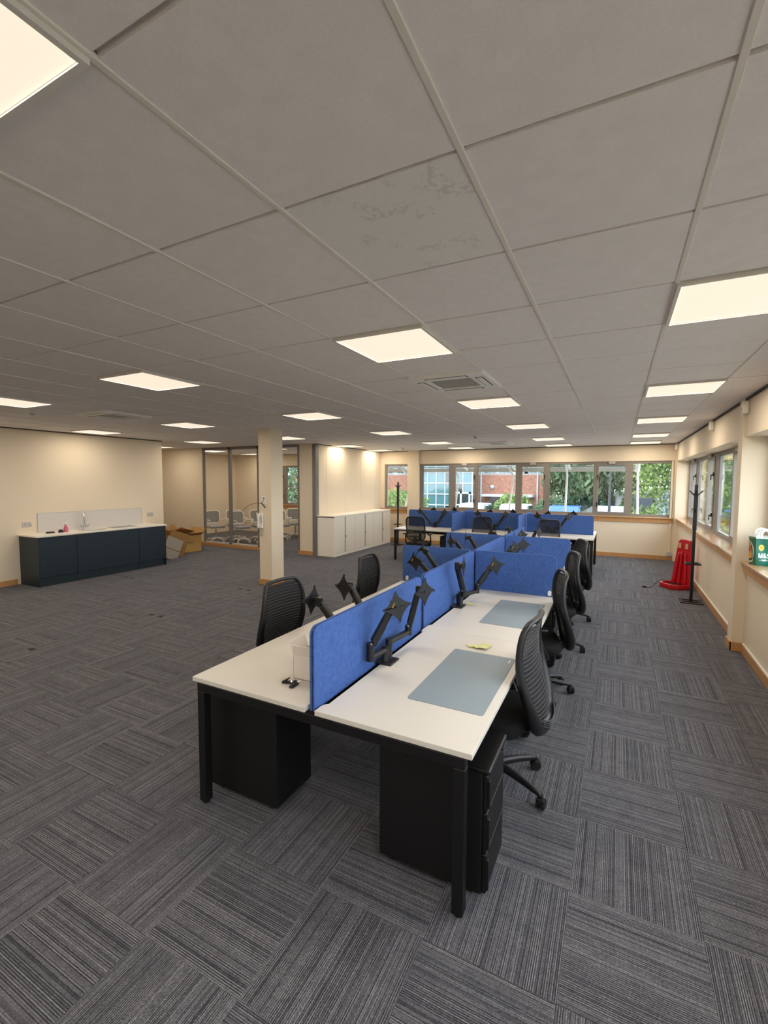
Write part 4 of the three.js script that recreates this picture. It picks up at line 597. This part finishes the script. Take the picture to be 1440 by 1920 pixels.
// ---------------------------------------------------------------- shopping bag on the near sill
{
  const t = thing('shopping_bag', 'green food shop carrier bag standing on the near wooden sill', 'bag', [1.245, SILL, -5.74], 0.22);
  const cv = document.createElement('canvas'); cv.width = 512; cv.height = 512; const c = cv.getContext('2d');
  c.fillStyle = '#13614f'; c.fillRect(0, 0, 512, 512); c.fillStyle = '#f4d25a'; for (let i = 0; i < 14; i++) { const a = i * Math.PI / 7; c.beginPath(); c.moveTo(110 + 62 * Math.cos(a), 190 + 62 * Math.sin(a)); c.lineTo(110 + 44 * Math.cos(a + 0.3), 190 + 44 * Math.sin(a + 0.3)); c.lineTo(110 + 44 * Math.cos(a - 0.3), 190 + 44 * Math.sin(a - 0.3)); c.fill(); } c.beginPath(); c.arc(110, 190, 48, 0, 7); c.fill(); c.fillStyle = '#e09a1c'; c.beginPath(); c.arc(110, 190, 30, 0, 7); c.fill();
  c.fillStyle = '#f3f6f2'; c.font = 'bold 116px sans-serif'; c.fillText('M&S', 40, 372); c.font = 'bold 40px sans-serif'; c.fillText('— FOOD —', 60, 424); c.fillStyle = '#dfeee6'; c.fillRect(0, 0, 512, 26);
  const ft = new THREE.CanvasTexture(cv); ft.colorSpace = THREE.SRGBColorSpace;
  const cs = document.createElement('canvas'); cs.width = 256; cs.height = 512; const d = cs.getContext('2d'); d.fillStyle = '#3f6a4c'; d.fillRect(0, 0, 256, 512); d.fillStyle = '#8a9a86'; d.fillRect(0, 0, 256, 22); d.fillStyle = '#c9cfb8'; d.beginPath(); d.ellipse(70, 270, 150, 205, 0, 0, 7); d.fill(); d.fillStyle = '#2d3a3a'; d.beginPath(); d.ellipse(70, 265, 128, 180, 0, 0, 7); d.fill(); d.fillStyle = '#e3a53a'; d.beginPath(); d.ellipse(62, 255, 106, 155, 0, 0, 7); d.fill(); d.fillStyle = '#b5413a'; d.beginPath(); d.ellipse(40, 240, 40, 60, 0.3, 0, 7); d.fill(); d.fillStyle = '#7a3a1c'; for (let i = 0; i < 16; i++) { d.beginPath(); d.arc(10 + rnd() * 130, 130 + rnd() * 240, 8, 0, 7); d.fill(); }
  const st = new THREE.CanvasTexture(cs); st.colorSpace = THREE.SRGBColorSpace;
  const F = new THREE.MeshStandardMaterial({ map: ft, roughness: 0.35, side: THREE.DoubleSide }), S = new THREE.MeshStandardMaterial({ map: st, roughness: 0.35, side: THREE.DoubleSide });
  const W = 0.22, D = 0.14, H = 0.29, wall = (a, b, N) => { const g = new THREE.PlaneGeometry(1, 1, N, 8), p = g.attributes.position; for (let i = 0; i < p.count; i++) { const u = p.getX(i) + 0.5, v = p.getY(i) + 0.5, bulge = Math.sin(u * Math.PI) * (0.012 + 0.01 * Math.sin(v * 5 + u * 7)), ax = a[0] + (b[0] - a[0]) * u, az = a[1] + (b[1] - a[1]) * u, nx = (b[1] - a[1]), nz = -(b[0] - a[0]), l = Math.hypot(nx, nz), sp = 0.9 + 0.1 * v; p.setXYZ(i, (ax - W / 2) * sp + W / 2 - nx / l * bulge, v * H, (az + D / 2) * sp - D / 2 - nz / l * bulge); } g.computeVertexNormals(); return g; };
  mesh('front_face', wall([0, 0], [W, 0], 10), F, t); mesh('gusset', wall([0, -D], [0, 0], 8), S, t); mesh('gusset', wall([W, 0], [W, -D], 8), S, t); mesh('back_face', wall([W, -D], [0, -D], 10), F, t);
  mesh('bag_base', bx(0.012, W - 0.012, 0, 0.006, -D + 0.01, -0.008), std(0x0f3d33, 0.5), t);
  for (const z of [-0.012, -D + 0.012]) mesh('handle', sweep([[0.05, H - 0.04, z], [0.055, H + 0.05, z + 0.006], [W / 2, H + 0.07, z - 0.01], [W - 0.055, H + 0.04, z], [W - 0.05, H - 0.04, z]], () => [0.012, 0.002], 24, 6, false, V(0, 0, 1)), whitePlastic, t);
  mesh('inner_packet', sweep([[0.03, H - 0.06, -0.08], [0.05, H + 0.02, -0.07], [0.075, H + 0.055, -0.06]], (k) => [0.03 - 0.015 * k, 0.012], 12, 8), std(0xe8ecec, 0.4), t);
}
// ---------------------------------------------------------------- things on the column and the wall corner
{
  const z = -6.1, t = thing('wall_telephone', 'cream entry telephone handset with coiled cord on the column', 'telephone', [-5.5, 1.12, z]);
  mesh('wall_base', rb(-0.055, 0.045, -0.13, 0.13, 0, 0.035, 0.012, 3), cream, t); mesh('handset', [rb(-0.035, 0.005, -0.12, 0.12, 0.05, 0.075, 0.012, 3), rb(-0.037, 0.007, 0.07, 0.125, 0.03, 0.08, 0.012, 3), rb(-0.037, 0.007, -0.125, -0.07, 0.03, 0.08, 0.012, 3)], whitePlastic, t); mesh('keypad', rb(0.014, 0.035, -0.04, 0.09, 0.034, 0.039, 0.002), greyPlastic, t);
  const p = []; for (let i = 0; i <= 60; i++) { const a = i * 0.9, k = i / 60; p.push([-0.01 + 0.05 * Math.sin(k * Math.PI) + 0.012 * Math.cos(a), -0.13 - 0.13 * Math.sin(k * Math.PI), 0.05 + 0.012 * Math.sin(a)]); } mesh('coiled_cord', sweep(p, () => [0.003, 0.003], 240, 5), std(0x9b9286, 0.6), t);
  const s = thing('cable_outlet', 'white outlet plate with a loose black cable end on the column', 'outlet plate', [-5.43, 1.48, z]); mesh('plate', rb(-0.04, 0.04, -0.07, 0.07, 0, 0.009, 0.004), whitePlastic, s); mesh('hole', cyl(0.014, 0.014, 0.003, 0, 0, 0, 14).rotateX(Math.PI / 2).translate(-0.005, 0.035, 0.008), black, s);
  mesh('cable', sweep([[-0.005, 0.035, 0.01], [-0.01, -0.02, 0.03], [-0.03, -0.045, 0.05], [-0.12, -0.05, 0.09], [-0.24, -0.1, 0.14], [-0.34, -0.19, 0.18]], () => [0.004, 0.004], 40, 6), std(0x3a3028, 0.6), s); mesh('plug', bar([-0.03, -0.045, 0.05], [0.045, -0.13, 0.03], 0.016, 0.016), black, s);
  const j = thing('conduit_box', 'small grey conduit box low in the far right corner', 'conduit box', [1.09, 0.1, ZF]); mesh('cover', rb(-0.04, 0.05, 0, 0.1, 0, 0.05, 0.004), greyPlastic, j); mesh('trunking', rb(-0.012, 0.03, 0.1, 2.2, 0, 0.02, 0.003), wallPaint, j);
}
// ---------------------------------------------------------------- floor boxes
for (const [x, z, two, w] of [[-5.55, -2.57, 0, 'nearest one on the left'], [-5.47, -4.0, 1, 'in the middle of the open floor'], [-5.48, -5.65, 1, 'at the foot of the column'], [-8.05, -5.35, 1, 'before the kitchen counter']]) {
  const t = thing('floor_box', 'floor outlet box with black cable slots, ' + w, 'floor box', [x, 0, z], 0, 'floor outlet boxes in the carpet');
  mesh('lid', uvm(rb(-0.17, 0.17, 0.0, 0.004, -0.02, 0.3, 0.0015, 1), 2), carpet[1], t); mesh('lid_frame', [bx(-0.18, 0.18, 0, 0.005, 0.3, 0.308), bx(-0.18, -0.172, 0, 0.005, -0.02, 0.308), bx(0.172, 0.18, 0, 0.005, -0.02, 0.308)], std(0x6a6763, 0.6), t);
  for (const s of two ? [-1, 1] : [0]) mesh('cable_slot', bx(s * 0.09 - 0.04, s * 0.09 + 0.04, 0.0035, 0.0065, -0.018, 0.03), rubber, t);
}
// ---------------------------------------------------------------- outside
const GY = -1.0;
{
  const gn = noise2(256, 60), gn2 = noise2(256, 10), grassMap = tex(256, (x, y, i) => { const v = gn[i] * 30 + gn2[i] * 25; return [98 + v, 98 + v, 90 + v]; }); grassMap.repeat.set(0.3, 0.3);
  const asph = tex(256, (x, y, i) => { const v = 88 + gn[i] * 25; return [v, v, v]; }); asph.repeat.set(0.5, 0.5);
  structure('ground', uvm(bx(-70, 70, GY - 0.3, GY, -90, 40)), new THREE.MeshStandardMaterial({ map: grassMap, roughness: 1 }));
  structure('car_park', uvm(bx(-30, 12, GY, GY + 0.02, -33, -20)), new THREE.MeshStandardMaterial({ map: asph, roughness: 0.95 }));
  // neighbouring brick building
  const bm = (() => { const n = 512, a = noise2(n, 40), shades = Array.from({ length: 64 * 64 }, rnd); return tex(n, (x, y, i) => { const row = Math.floor(y / 16), off = row % 2 ? 16 : 0, col = Math.floor(((x + off) % n) / 32), mo = y % 16 < 2 || (x + off) % 32 < 2, s = shades[row * 64 + col] * 34 + a[i] * 18; return mo ? [140, 124, 114] : [116 + s, 72 + s * 0.8, 56 + s * 0.7]; }); })();
  bm.repeat.set(0.42, 0.42); const brick = new THREE.MeshStandardMaterial({ map: bm, roughness: 0.95 });
  const render_ = std(0xa2a7a9, 0.8), roofM = std(0x5f6165, 0.9), glassDark = new THREE.MeshPhysicalMaterial({ color: 0x222c31, roughness: 0.08, metalness: 0.0, clearcoat: 0.6 }), glassTeal = new THREE.MeshPhysicalMaterial({ color: 0x3b6269, roughness: 0.1, clearcoat: 0.5 });
  const b = thing('brick_building', 'long red brick building with high strip windows across the car park', 'building', [0, GY, -36]);
  mesh('wall', uvm(bx(-34, -5.0, 0, 3.3, -8, 0)), brick, b); mesh('upper_band', bx(-34, -5.0, 3.3, 4.4, -8, -0.05), render_, b);
  mesh('roof', new THREE.ExtrudeGeometry((() => { const s = new THREE.Shape(); s.moveTo(0.6, 0); s.lineTo(-8.5, 0); s.lineTo(-4, 2.2); s.closePath(); return s; })(), { depth: 29.6, bevelEnabled: false }).rotateY(-Math.PI / 2).translate(-4.7, 4.4, 0), roofM, b);
  for (const x of [-18.0, -16.6, -9.0, -7.9, -6.6, -5.9]) { const w = mesh('strip_window', bx(x - 0.5, x + 0.5, 3.4, 4.0, -0.06, 0.02), render_, b); for (const s of [-1, 0, 1]) mesh('pane', bx(x + s * 0.31 - 0.13, x + s * 0.31 + 0.13, 3.47, 3.93, 0.015, 0.03), glassDark, w); }
  mesh('downpipe', rod([-9.7, 0, 0.08], [-9.7, 4.3, 0.08], 0.06), render_, b); mesh('downpipe', rod([-5.4, 0, 0.08], [-5.4, 4.3, 0.08], 0.06), render_, b);
  mesh('porch_roof', rb(-9.4, -5.6, 1.62, 1.8, 0, 1.2, 0.02), render_, b); mesh('doorway', bx(-9.0, -7.4, 0, 1.55, 0, 0.03), glassDark, b);
  mesh('wall_lamp', new THREE.SphereGeometry(0.16, 14, 10).translate(-8.8, 2.35, 0.12), render_, b);
  const e = thing('glazed_entrance', 'white framed glass entrance hall in front of the brick building', 'entrance', [-12.1, GY, -33.8]);
  mesh('side_wall', bx(-2.4, -2.0, 0, 4.6, -0.8, 0.05), render_, e); mesh('flat_roof', bx(-2.5, 2.5, 4.6, 4.8, -0.9, 0.3), render_, e); mesh('hall_back', bx(-2.0, 2.4, 0, 4.6, -0.8, -0.7), glassTeal, e);
  for (let i = 0; i <= 6; i++) mesh('mullion', bx(-2 + i * 0.72 - 0.035, -2 + i * 0.72 + 0.035, 0, 4.6, -0.05, 0.06), render_, e);
  for (let j = 0; j < 6; j++) { mesh('transom', bx(-2, 2.4, 0.85 * j + 0.05, 0.85 * j + 0.13, -0.05, 0.07), render_, e); if (j < 5) for (let i = 0; i < 6; i++) mesh('glass_panel', bx(-2 + i * 0.72 + 0.035, -2 + (i + 1) * 0.72 - 0.035, 0.85 * j + 0.13, 0.85 * (j + 1) + 0.05, -0.01, 0.01), (i + j) % 3 === 0 && i > 2 ? glassDark : glassTeal, e); }
  const dr = mesh('entrance_door', [bx(0.75, 2.2, 0, 0.1, 0.08, 0.16), bx(0.75, 2.2, 1.85, 2.0, 0.08, 0.16), bx(0.75, 0.87, 0, 2, 0.08, 0.16), bx(1.4, 1.55, 0, 2, 0.08, 0.16), bx(2.08, 2.2, 0, 2, 0.08, 0.16), bx(0.75, 2.2, 0.95, 1.05, 0.08, 0.16)], render_, e); for (const x of [0.87, 1.55]) for (const y of [0.1, 1.05]) mesh('door_pane', bx(x, x + 0.53, y, y + (y > 1 ? 0.8 : 0.85), 0.1, 0.12), glassDark, dr);
  // low pale building behind the trees
  const lo = thing('low_building', 'low white building with dark windows behind the birch tree', 'building', [-0.9, GY, -46]); mesh('wall', bx(-3.6, 4.5, 0, 1.75, -4, 0), render_, lo); mesh('roof_edge', bx(-3.8, 4.7, 1.75, 2.0, -4.2, 0.3), render_, lo); for (let i = 0; i < 5; i++) { const w = mesh('window_unit', bx(-3.2 + i * 1.5, -2.2 + i * 1.5, 0.5, 1.5, 0, 0.04), frameGrey, lo); mesh('pane', bx(-3.1 + i * 1.5, -2.3 + i * 1.5, 0.6, 1.4, 0.03, 0.05), glassDark, w); }
  // canopy of this building with raking white struts
  const can = thing('window_canopy', 'pale boarded canopy sloping down outside the far windows', 'canopy', [0, 0, -12.7]), cm = std(0xa5a39e, 0.85), cmB = std(0x85837d, 0.85), n = 13;
  for (let i = 0; i < n; i++) { const f = i / n, z = -0.05 - f * 2.5, y = 2.95 - f * 0.72; mesh('board', rb(-11.5, 0.55, y - 0.012, y + 0.012, z - 0.186, z, 0.003, 1).translate(0, 0.01 * (i % 2), 0), i % 3 ? cm : cmB, can); }
  for (const x of [-11, -9, -6.8, -4.6, -3.0, -1.35, 0.45]) mesh('rafter', bar([x, 2.93, -0.05], [x, 2.2, -2.6], 0.06, 0.08), whitePlastic, can);
  mesh('fascia', rb(-11.5, 0.55, 2.12, 2.26, -2.6, -2.56, 0.004), greyPlastic, can);
  const strut = (label, p) => { const s = thing('canopy_strut', label, 'strut', [p[0][0], GY, p[0][2]], 0, 'white canopy struts outside the windows'); for (let i = 1; i < p.length; i++) { const a = [p[i - 1][0] - p[0][0], p[i - 1][1] - GY, p[i - 1][2] - p[0][2]], c = [p[i][0] - p[0][0], p[i][1] - GY, p[i][2] - p[0][2]]; mesh('tube', [rod(a, c, 0.03, 0.03, 12), new THREE.SphereGeometry(0.034, 12, 8).translate(...c)], whitePlastic, s); } };
  strut('white bent strut seen through the corner window pane', [[-7.0, GY, -14.5], [-6.35, 1.85, -14.5], [-6.75, 2.28, -14.5]]);
  strut('white bent strut seen through the first opening window', [[-4.95, GY, -14.5], [-4.66, 1.93, -14.5], [-4.85, 2.3, -14.5]]);
  strut('white bent strut before the brick wall', [[-3.2, GY, -14.5], [-2.9, 1.98, -14.5], [-3.08, 2.3, -14.5]]);
  strut('white bent strut in front of the birch tree', [[-1.42, GY, -14.5], [-1.35, 2.0, -14.5], [-1.4, 2.35, -14.5]]);
  strut('white bent strut in front of the bright green bushes', [[0.56, GY, -14.5], [0.47, 2.0, -14.5], [0.5, 2.35, -14.5]]);
  strut('white bent strut outside the right-hand windows', [[3.1, GY, -10.7], [2.75, 1.95, -10.9], [3.2, 2.6, -10.6]]);
  const rail = thing('handrail', 'pale steel handrail outside the right-hand windows', 'handrail', [4.2, GY, -10]); mesh('top_rail', rod([0, 1.65, -6], [0, 1.65, 5], 0.035), greyPlastic, rail); for (let i = 0; i < 7; i++) mesh('post', rod([0, 0, -6 + i * 1.8], [0, 1.65, -6 + i * 1.8], 0.03), greyPlastic, rail);
  // lamp post, cars, sign
  const lp = thing('lamp_post', 'dark lamp post with a flat head in the car park', 'lamp post', [-0.35, GY, -24.5]); mesh('pole', cyl(0.07, 0.05, 3.5, 0, 0, 0, 12), std(0x2e3338, 0.6), lp); mesh('lamp_head', rb(-0.35, 0.35, 3.5, 3.75, -0.2, 0.2, 0.05), std(0x2e3338, 0.6), lp);
  const sg = thing('notice_board', 'dark blank notice board on posts among the bushes', 'sign', [0.95, GY, -22]); mesh('board', rb(-0.35, 0.35, 1.5, 2.15, -0.03, 0.03, 0.01), std(0x2a323a, 0.5), sg); mesh('post', rb(-0.33, -0.2, 0, 1.5, -0.04, 0.04, 0.01), std(0x2a323a, 0.5), sg);
  const car = (label, x, z, turn, color) => {
    const t = thing('parked_car', label, 'car', [x, GY + 0.02, z], turn, 'cars parked outside'), P = std(color, 0.3);
    const pr = (pts, w, m, name, par) => { const s = new THREE.Shape(); pts.forEach((p, i) => i ? s.lineTo(...p) : s.moveTo(...p)); s.closePath(); return mesh(name, new THREE.ExtrudeGeometry(s, { depth: w, bevelEnabled: true, bevelThickness: 0.06, bevelSize: 0.06, bevelSegments: 3 }).translate(0, 0, -w / 2), m, par); };
    pr([[-2, 0.35], [2, 0.35], [2.05, 0.7], [1.3, 0.9], [-1.9, 0.92], [-2.05, 0.7]], 1.55, P, 'body', t); pr([[-1.65, 0.9], [1.15, 0.9], [0.45, 1.4], [-1.1, 1.42]], 1.36, P, 'cabin', t);
    for (const s of [-1, 1]) pr([[-1.45, 0.96], [0.9, 0.96], [0.35, 1.33], [-1.05, 1.35]], 0.02, glassDark, 'side_window', t).position.z = s * 0.74;
    for (const x2 of [-1.25, 1.3]) for (const s of [-1, 1]) { const w = mesh('wheel', new THREE.CylinderGeometry(0.32, 0.32, 0.2, 20).rotateX(Math.PI / 2).translate(x2, 0.32, s * 0.78), rubber, t); mesh('hubcap', new THREE.CylinderGeometry(0.18, 0.18, 0.02, 16).rotateX(Math.PI / 2).translate(x2, 0.32, s * 0.885), steel, w); }
  };
  car('blue parked car seen under the birch tree', -2.5, -27, 1.57, 0x1f4f9c); car('silver parked car right of the blue one', -0.35, -27.6, 1.57, 0x8d9296); car('white parked car before the brick wall', -5.2, -27.4, 1.57, 0xa9adb0); car('pale parked car in front of the glass entrance', -7.6, -27.4, 1.57, 0x87929a); car('blue parked car outside the right-hand windows', 4.8, -19.6, 1.2, 0x3a62b0);
  // trees and bushes
  const leafTones = [[0x3c5a2b, 0x547338, 0x2a4522], [0x64793a, 0x7d9048, 0x4b672f], [0x45623d, 0x5f7a52, 0x324e34], [0x68796f, 0x7f8d82, 0x4f6358]].map((a) => a.map((c) => new THREE.MeshPhysicalMaterial({ color: c, roughness: 0.9, side: THREE.DoubleSide, transmission: 0.25, thickness: 0 }))), bark = std(0x6b5f52, 0.95), birchBark = std(0xcac6bd, 0.9);
  function leaves(count, cx, cy, cz, rx, ry, rz, size, droop) {
    const pos = [], q = new THREE.Quaternion(), e = new THREE.Euler();
    for (let i = 0; i < count; i++) {
      const u = rr(-1, 1), a = rr(0, Math.PI * 2), rad = 0.62 + 0.4 * Math.sqrt(rnd()), lump = 1 + 0.16 * Math.sin(a * 3 + u * 4) + 0.1 * Math.sin(a * 7 - u * 9), w = Math.sqrt(1 - u * u) * rad * lump;
      const c = V(cx + rx * w * Math.cos(a), cy + ry * u * rad * lump, cz + rz * w * Math.sin(a)), s = size * rr(0.6, 1.3); q.setFromEuler(e.set(rr(-1, 1), rr(0, 6.3), rr(-1, 1)));
      const p = [[-s * 0.5, 0, 0], [0, -s * droop, 0.1 * s], [s * 0.5, 0, 0], [0, s * droop, 0.1 * s]].map((k) => V(...k).applyQuaternion(q).add(c)); for (const k of [0, 1, 2, 0, 2, 3]) pos.push(p[k].x, p[k].y, p[k].z);
    }
    const g = new THREE.BufferGeometry(); g.setAttribute('position', new THREE.Float32BufferAttribute(pos, 3)); g.computeVertexNormals(); return g;
  }
  function plant(name, label, category, x, z, h, rx, tone, n, size, opt = {}) {
    const t = thing(name, label, category, [x, GY, z], 0, 'trees and bushes outside'), trunk = opt.trunk ?? 0.25, cy = h * (trunk + (1 - trunk) / 2), ry = h * (1 - trunk) / 2, b = opt.birch ? birchBark : bark;
    mesh('trunk', [rod([0, 0, 0], [0.1, h * 0.7, 0], 0.05 * h * 0.35, 0.02 * h * 0.35, 10), rod([0, h * 0.15, 0], [-0.35 * rx, h * 0.55, 0.1], 0.035 * h * 0.35, 0.012 * h * 0.35, 8), rod([0, h * 0.2, 0], [0.4 * rx, h * 0.6, -0.1], 0.035 * h * 0.35, 0.012 * h * 0.35, 8)], b, t);
    leafTones[tone].forEach((m, i) => { const o = mesh('foliage', leaves(Math.floor(n / 3), rx * 0.12 * (i - 1), cy + 0.06 * ry * (i - 1), 0, rx, ry, rx, size, opt.droop ?? 0.5), m, t); });
  }
  plant('birch_tree', 'drooping birch tree in the middle of the far window view', 'tree', -1.9, -33, 6.5, 2.2, 2, 9000, 0.2, { trunk: 0.22, birch: true, droop: 1.3 });
  plant('tree', 'darker green tree behind the lamp post', 'tree', 1.0, -41, 8.5, 2.9, 0, 7000, 0.24, { trunk: 0.25 });
  plant('tree', 'tall leafy tree behind the low white building', 'tree', -5.6, -58, 10, 3.6, 0, 3600, 0.45);
  plant('tree', 'bright yellow green tree filling the right end of the far windows', 'tree', 3.3, -26.5, 6.8, 2.3, 1, 12000, 0.16, { trunk: 0.08 });
  plant('bush', 'bright green bush below the notice board', 'bush', 1.1, -20.5, 1.75, 1.0, 1, 2400, 0.14, { trunk: 0.02 });
  plant('bush', 'silvery green bush at the far right of the window wall', 'bush', 2.2, -18.5, 2.6, 1.0, 3, 6000, 0.1, { trunk: 0.02 });
  plant('bush', 'clipped green hedge bush seen through the corner window', 'bush', -13.4, -28.5, 2.1, 1.8, 1, 6000, 0.13, { trunk: 0.02 });
  plant('bush', 'yellow green bush in front of the brick wall', 'bush', -6.4, -31.8, 1.9, 1.1, 1, 2200, 0.16, { trunk: 0.02 });
  plant('bush', 'low green bush beside the blue car', 'bush', -3.8, -30.8, 1.8, 0.9, 2, 1800, 0.15, { trunk: 0.02 });
  plant('bush', 'low bush between the silver car and the notice board', 'bush', 0.9, -32, 1.8, 0.9, 0, 1800, 0.16, { trunk: 0.02 });
  plant('tree', 'tall green tree outside the right-hand windows, farther one', 'tree', 8.5, -34, 8, 3.0, 0, 7000, 0.25);
  plant('tree', 'tall green tree outside the right-hand windows, nearer one', 'tree', 9.0, -23, 7.5, 2.8, 2, 8000, 0.22);
  plant('tree', 'green tree seen from the meeting room window', 'tree', -22, -29, 7.5, 3.4, 2, 7000, 0.24, { trunk: 0.1 });
  plant('tree', 'leafy tree filling the gap between the two outer trees on the right', 'tree', 7.8, -47, 9, 2.7, 0, 7000, 0.24, { trunk: 0.12 });
  plant('bush', 'tall pale green bush in front of the handrail', 'bush', 3.1, -15.7, 2.7, 0.75, 1, 5000, 0.1, { trunk: 0.02 });
  plant('bush', 'low hedge bush behind the handrail', 'bush', 6.2, -15.5, 1.9, 1.5, 2, 3000, 0.15, { trunk: 0.02 });
  const br = thing('brick_house', 'brick house among the trees outside the right-hand windows', 'building', [17, GY, -46]); mesh('wall', uvm(bx(-4, 4, 0, 4.5, -3, 3)), brick, br); mesh('roof', new THREE.ConeGeometry(5.6, 2.4, 4).rotateY(Math.PI / 4).translate(0, 5.7, 0), roofM, br);
}
scene.traverse((o) => { if (o.isMesh) { o.castShadow = true; o.receiveShadow = true; } });
renderer.render(scene, camera);
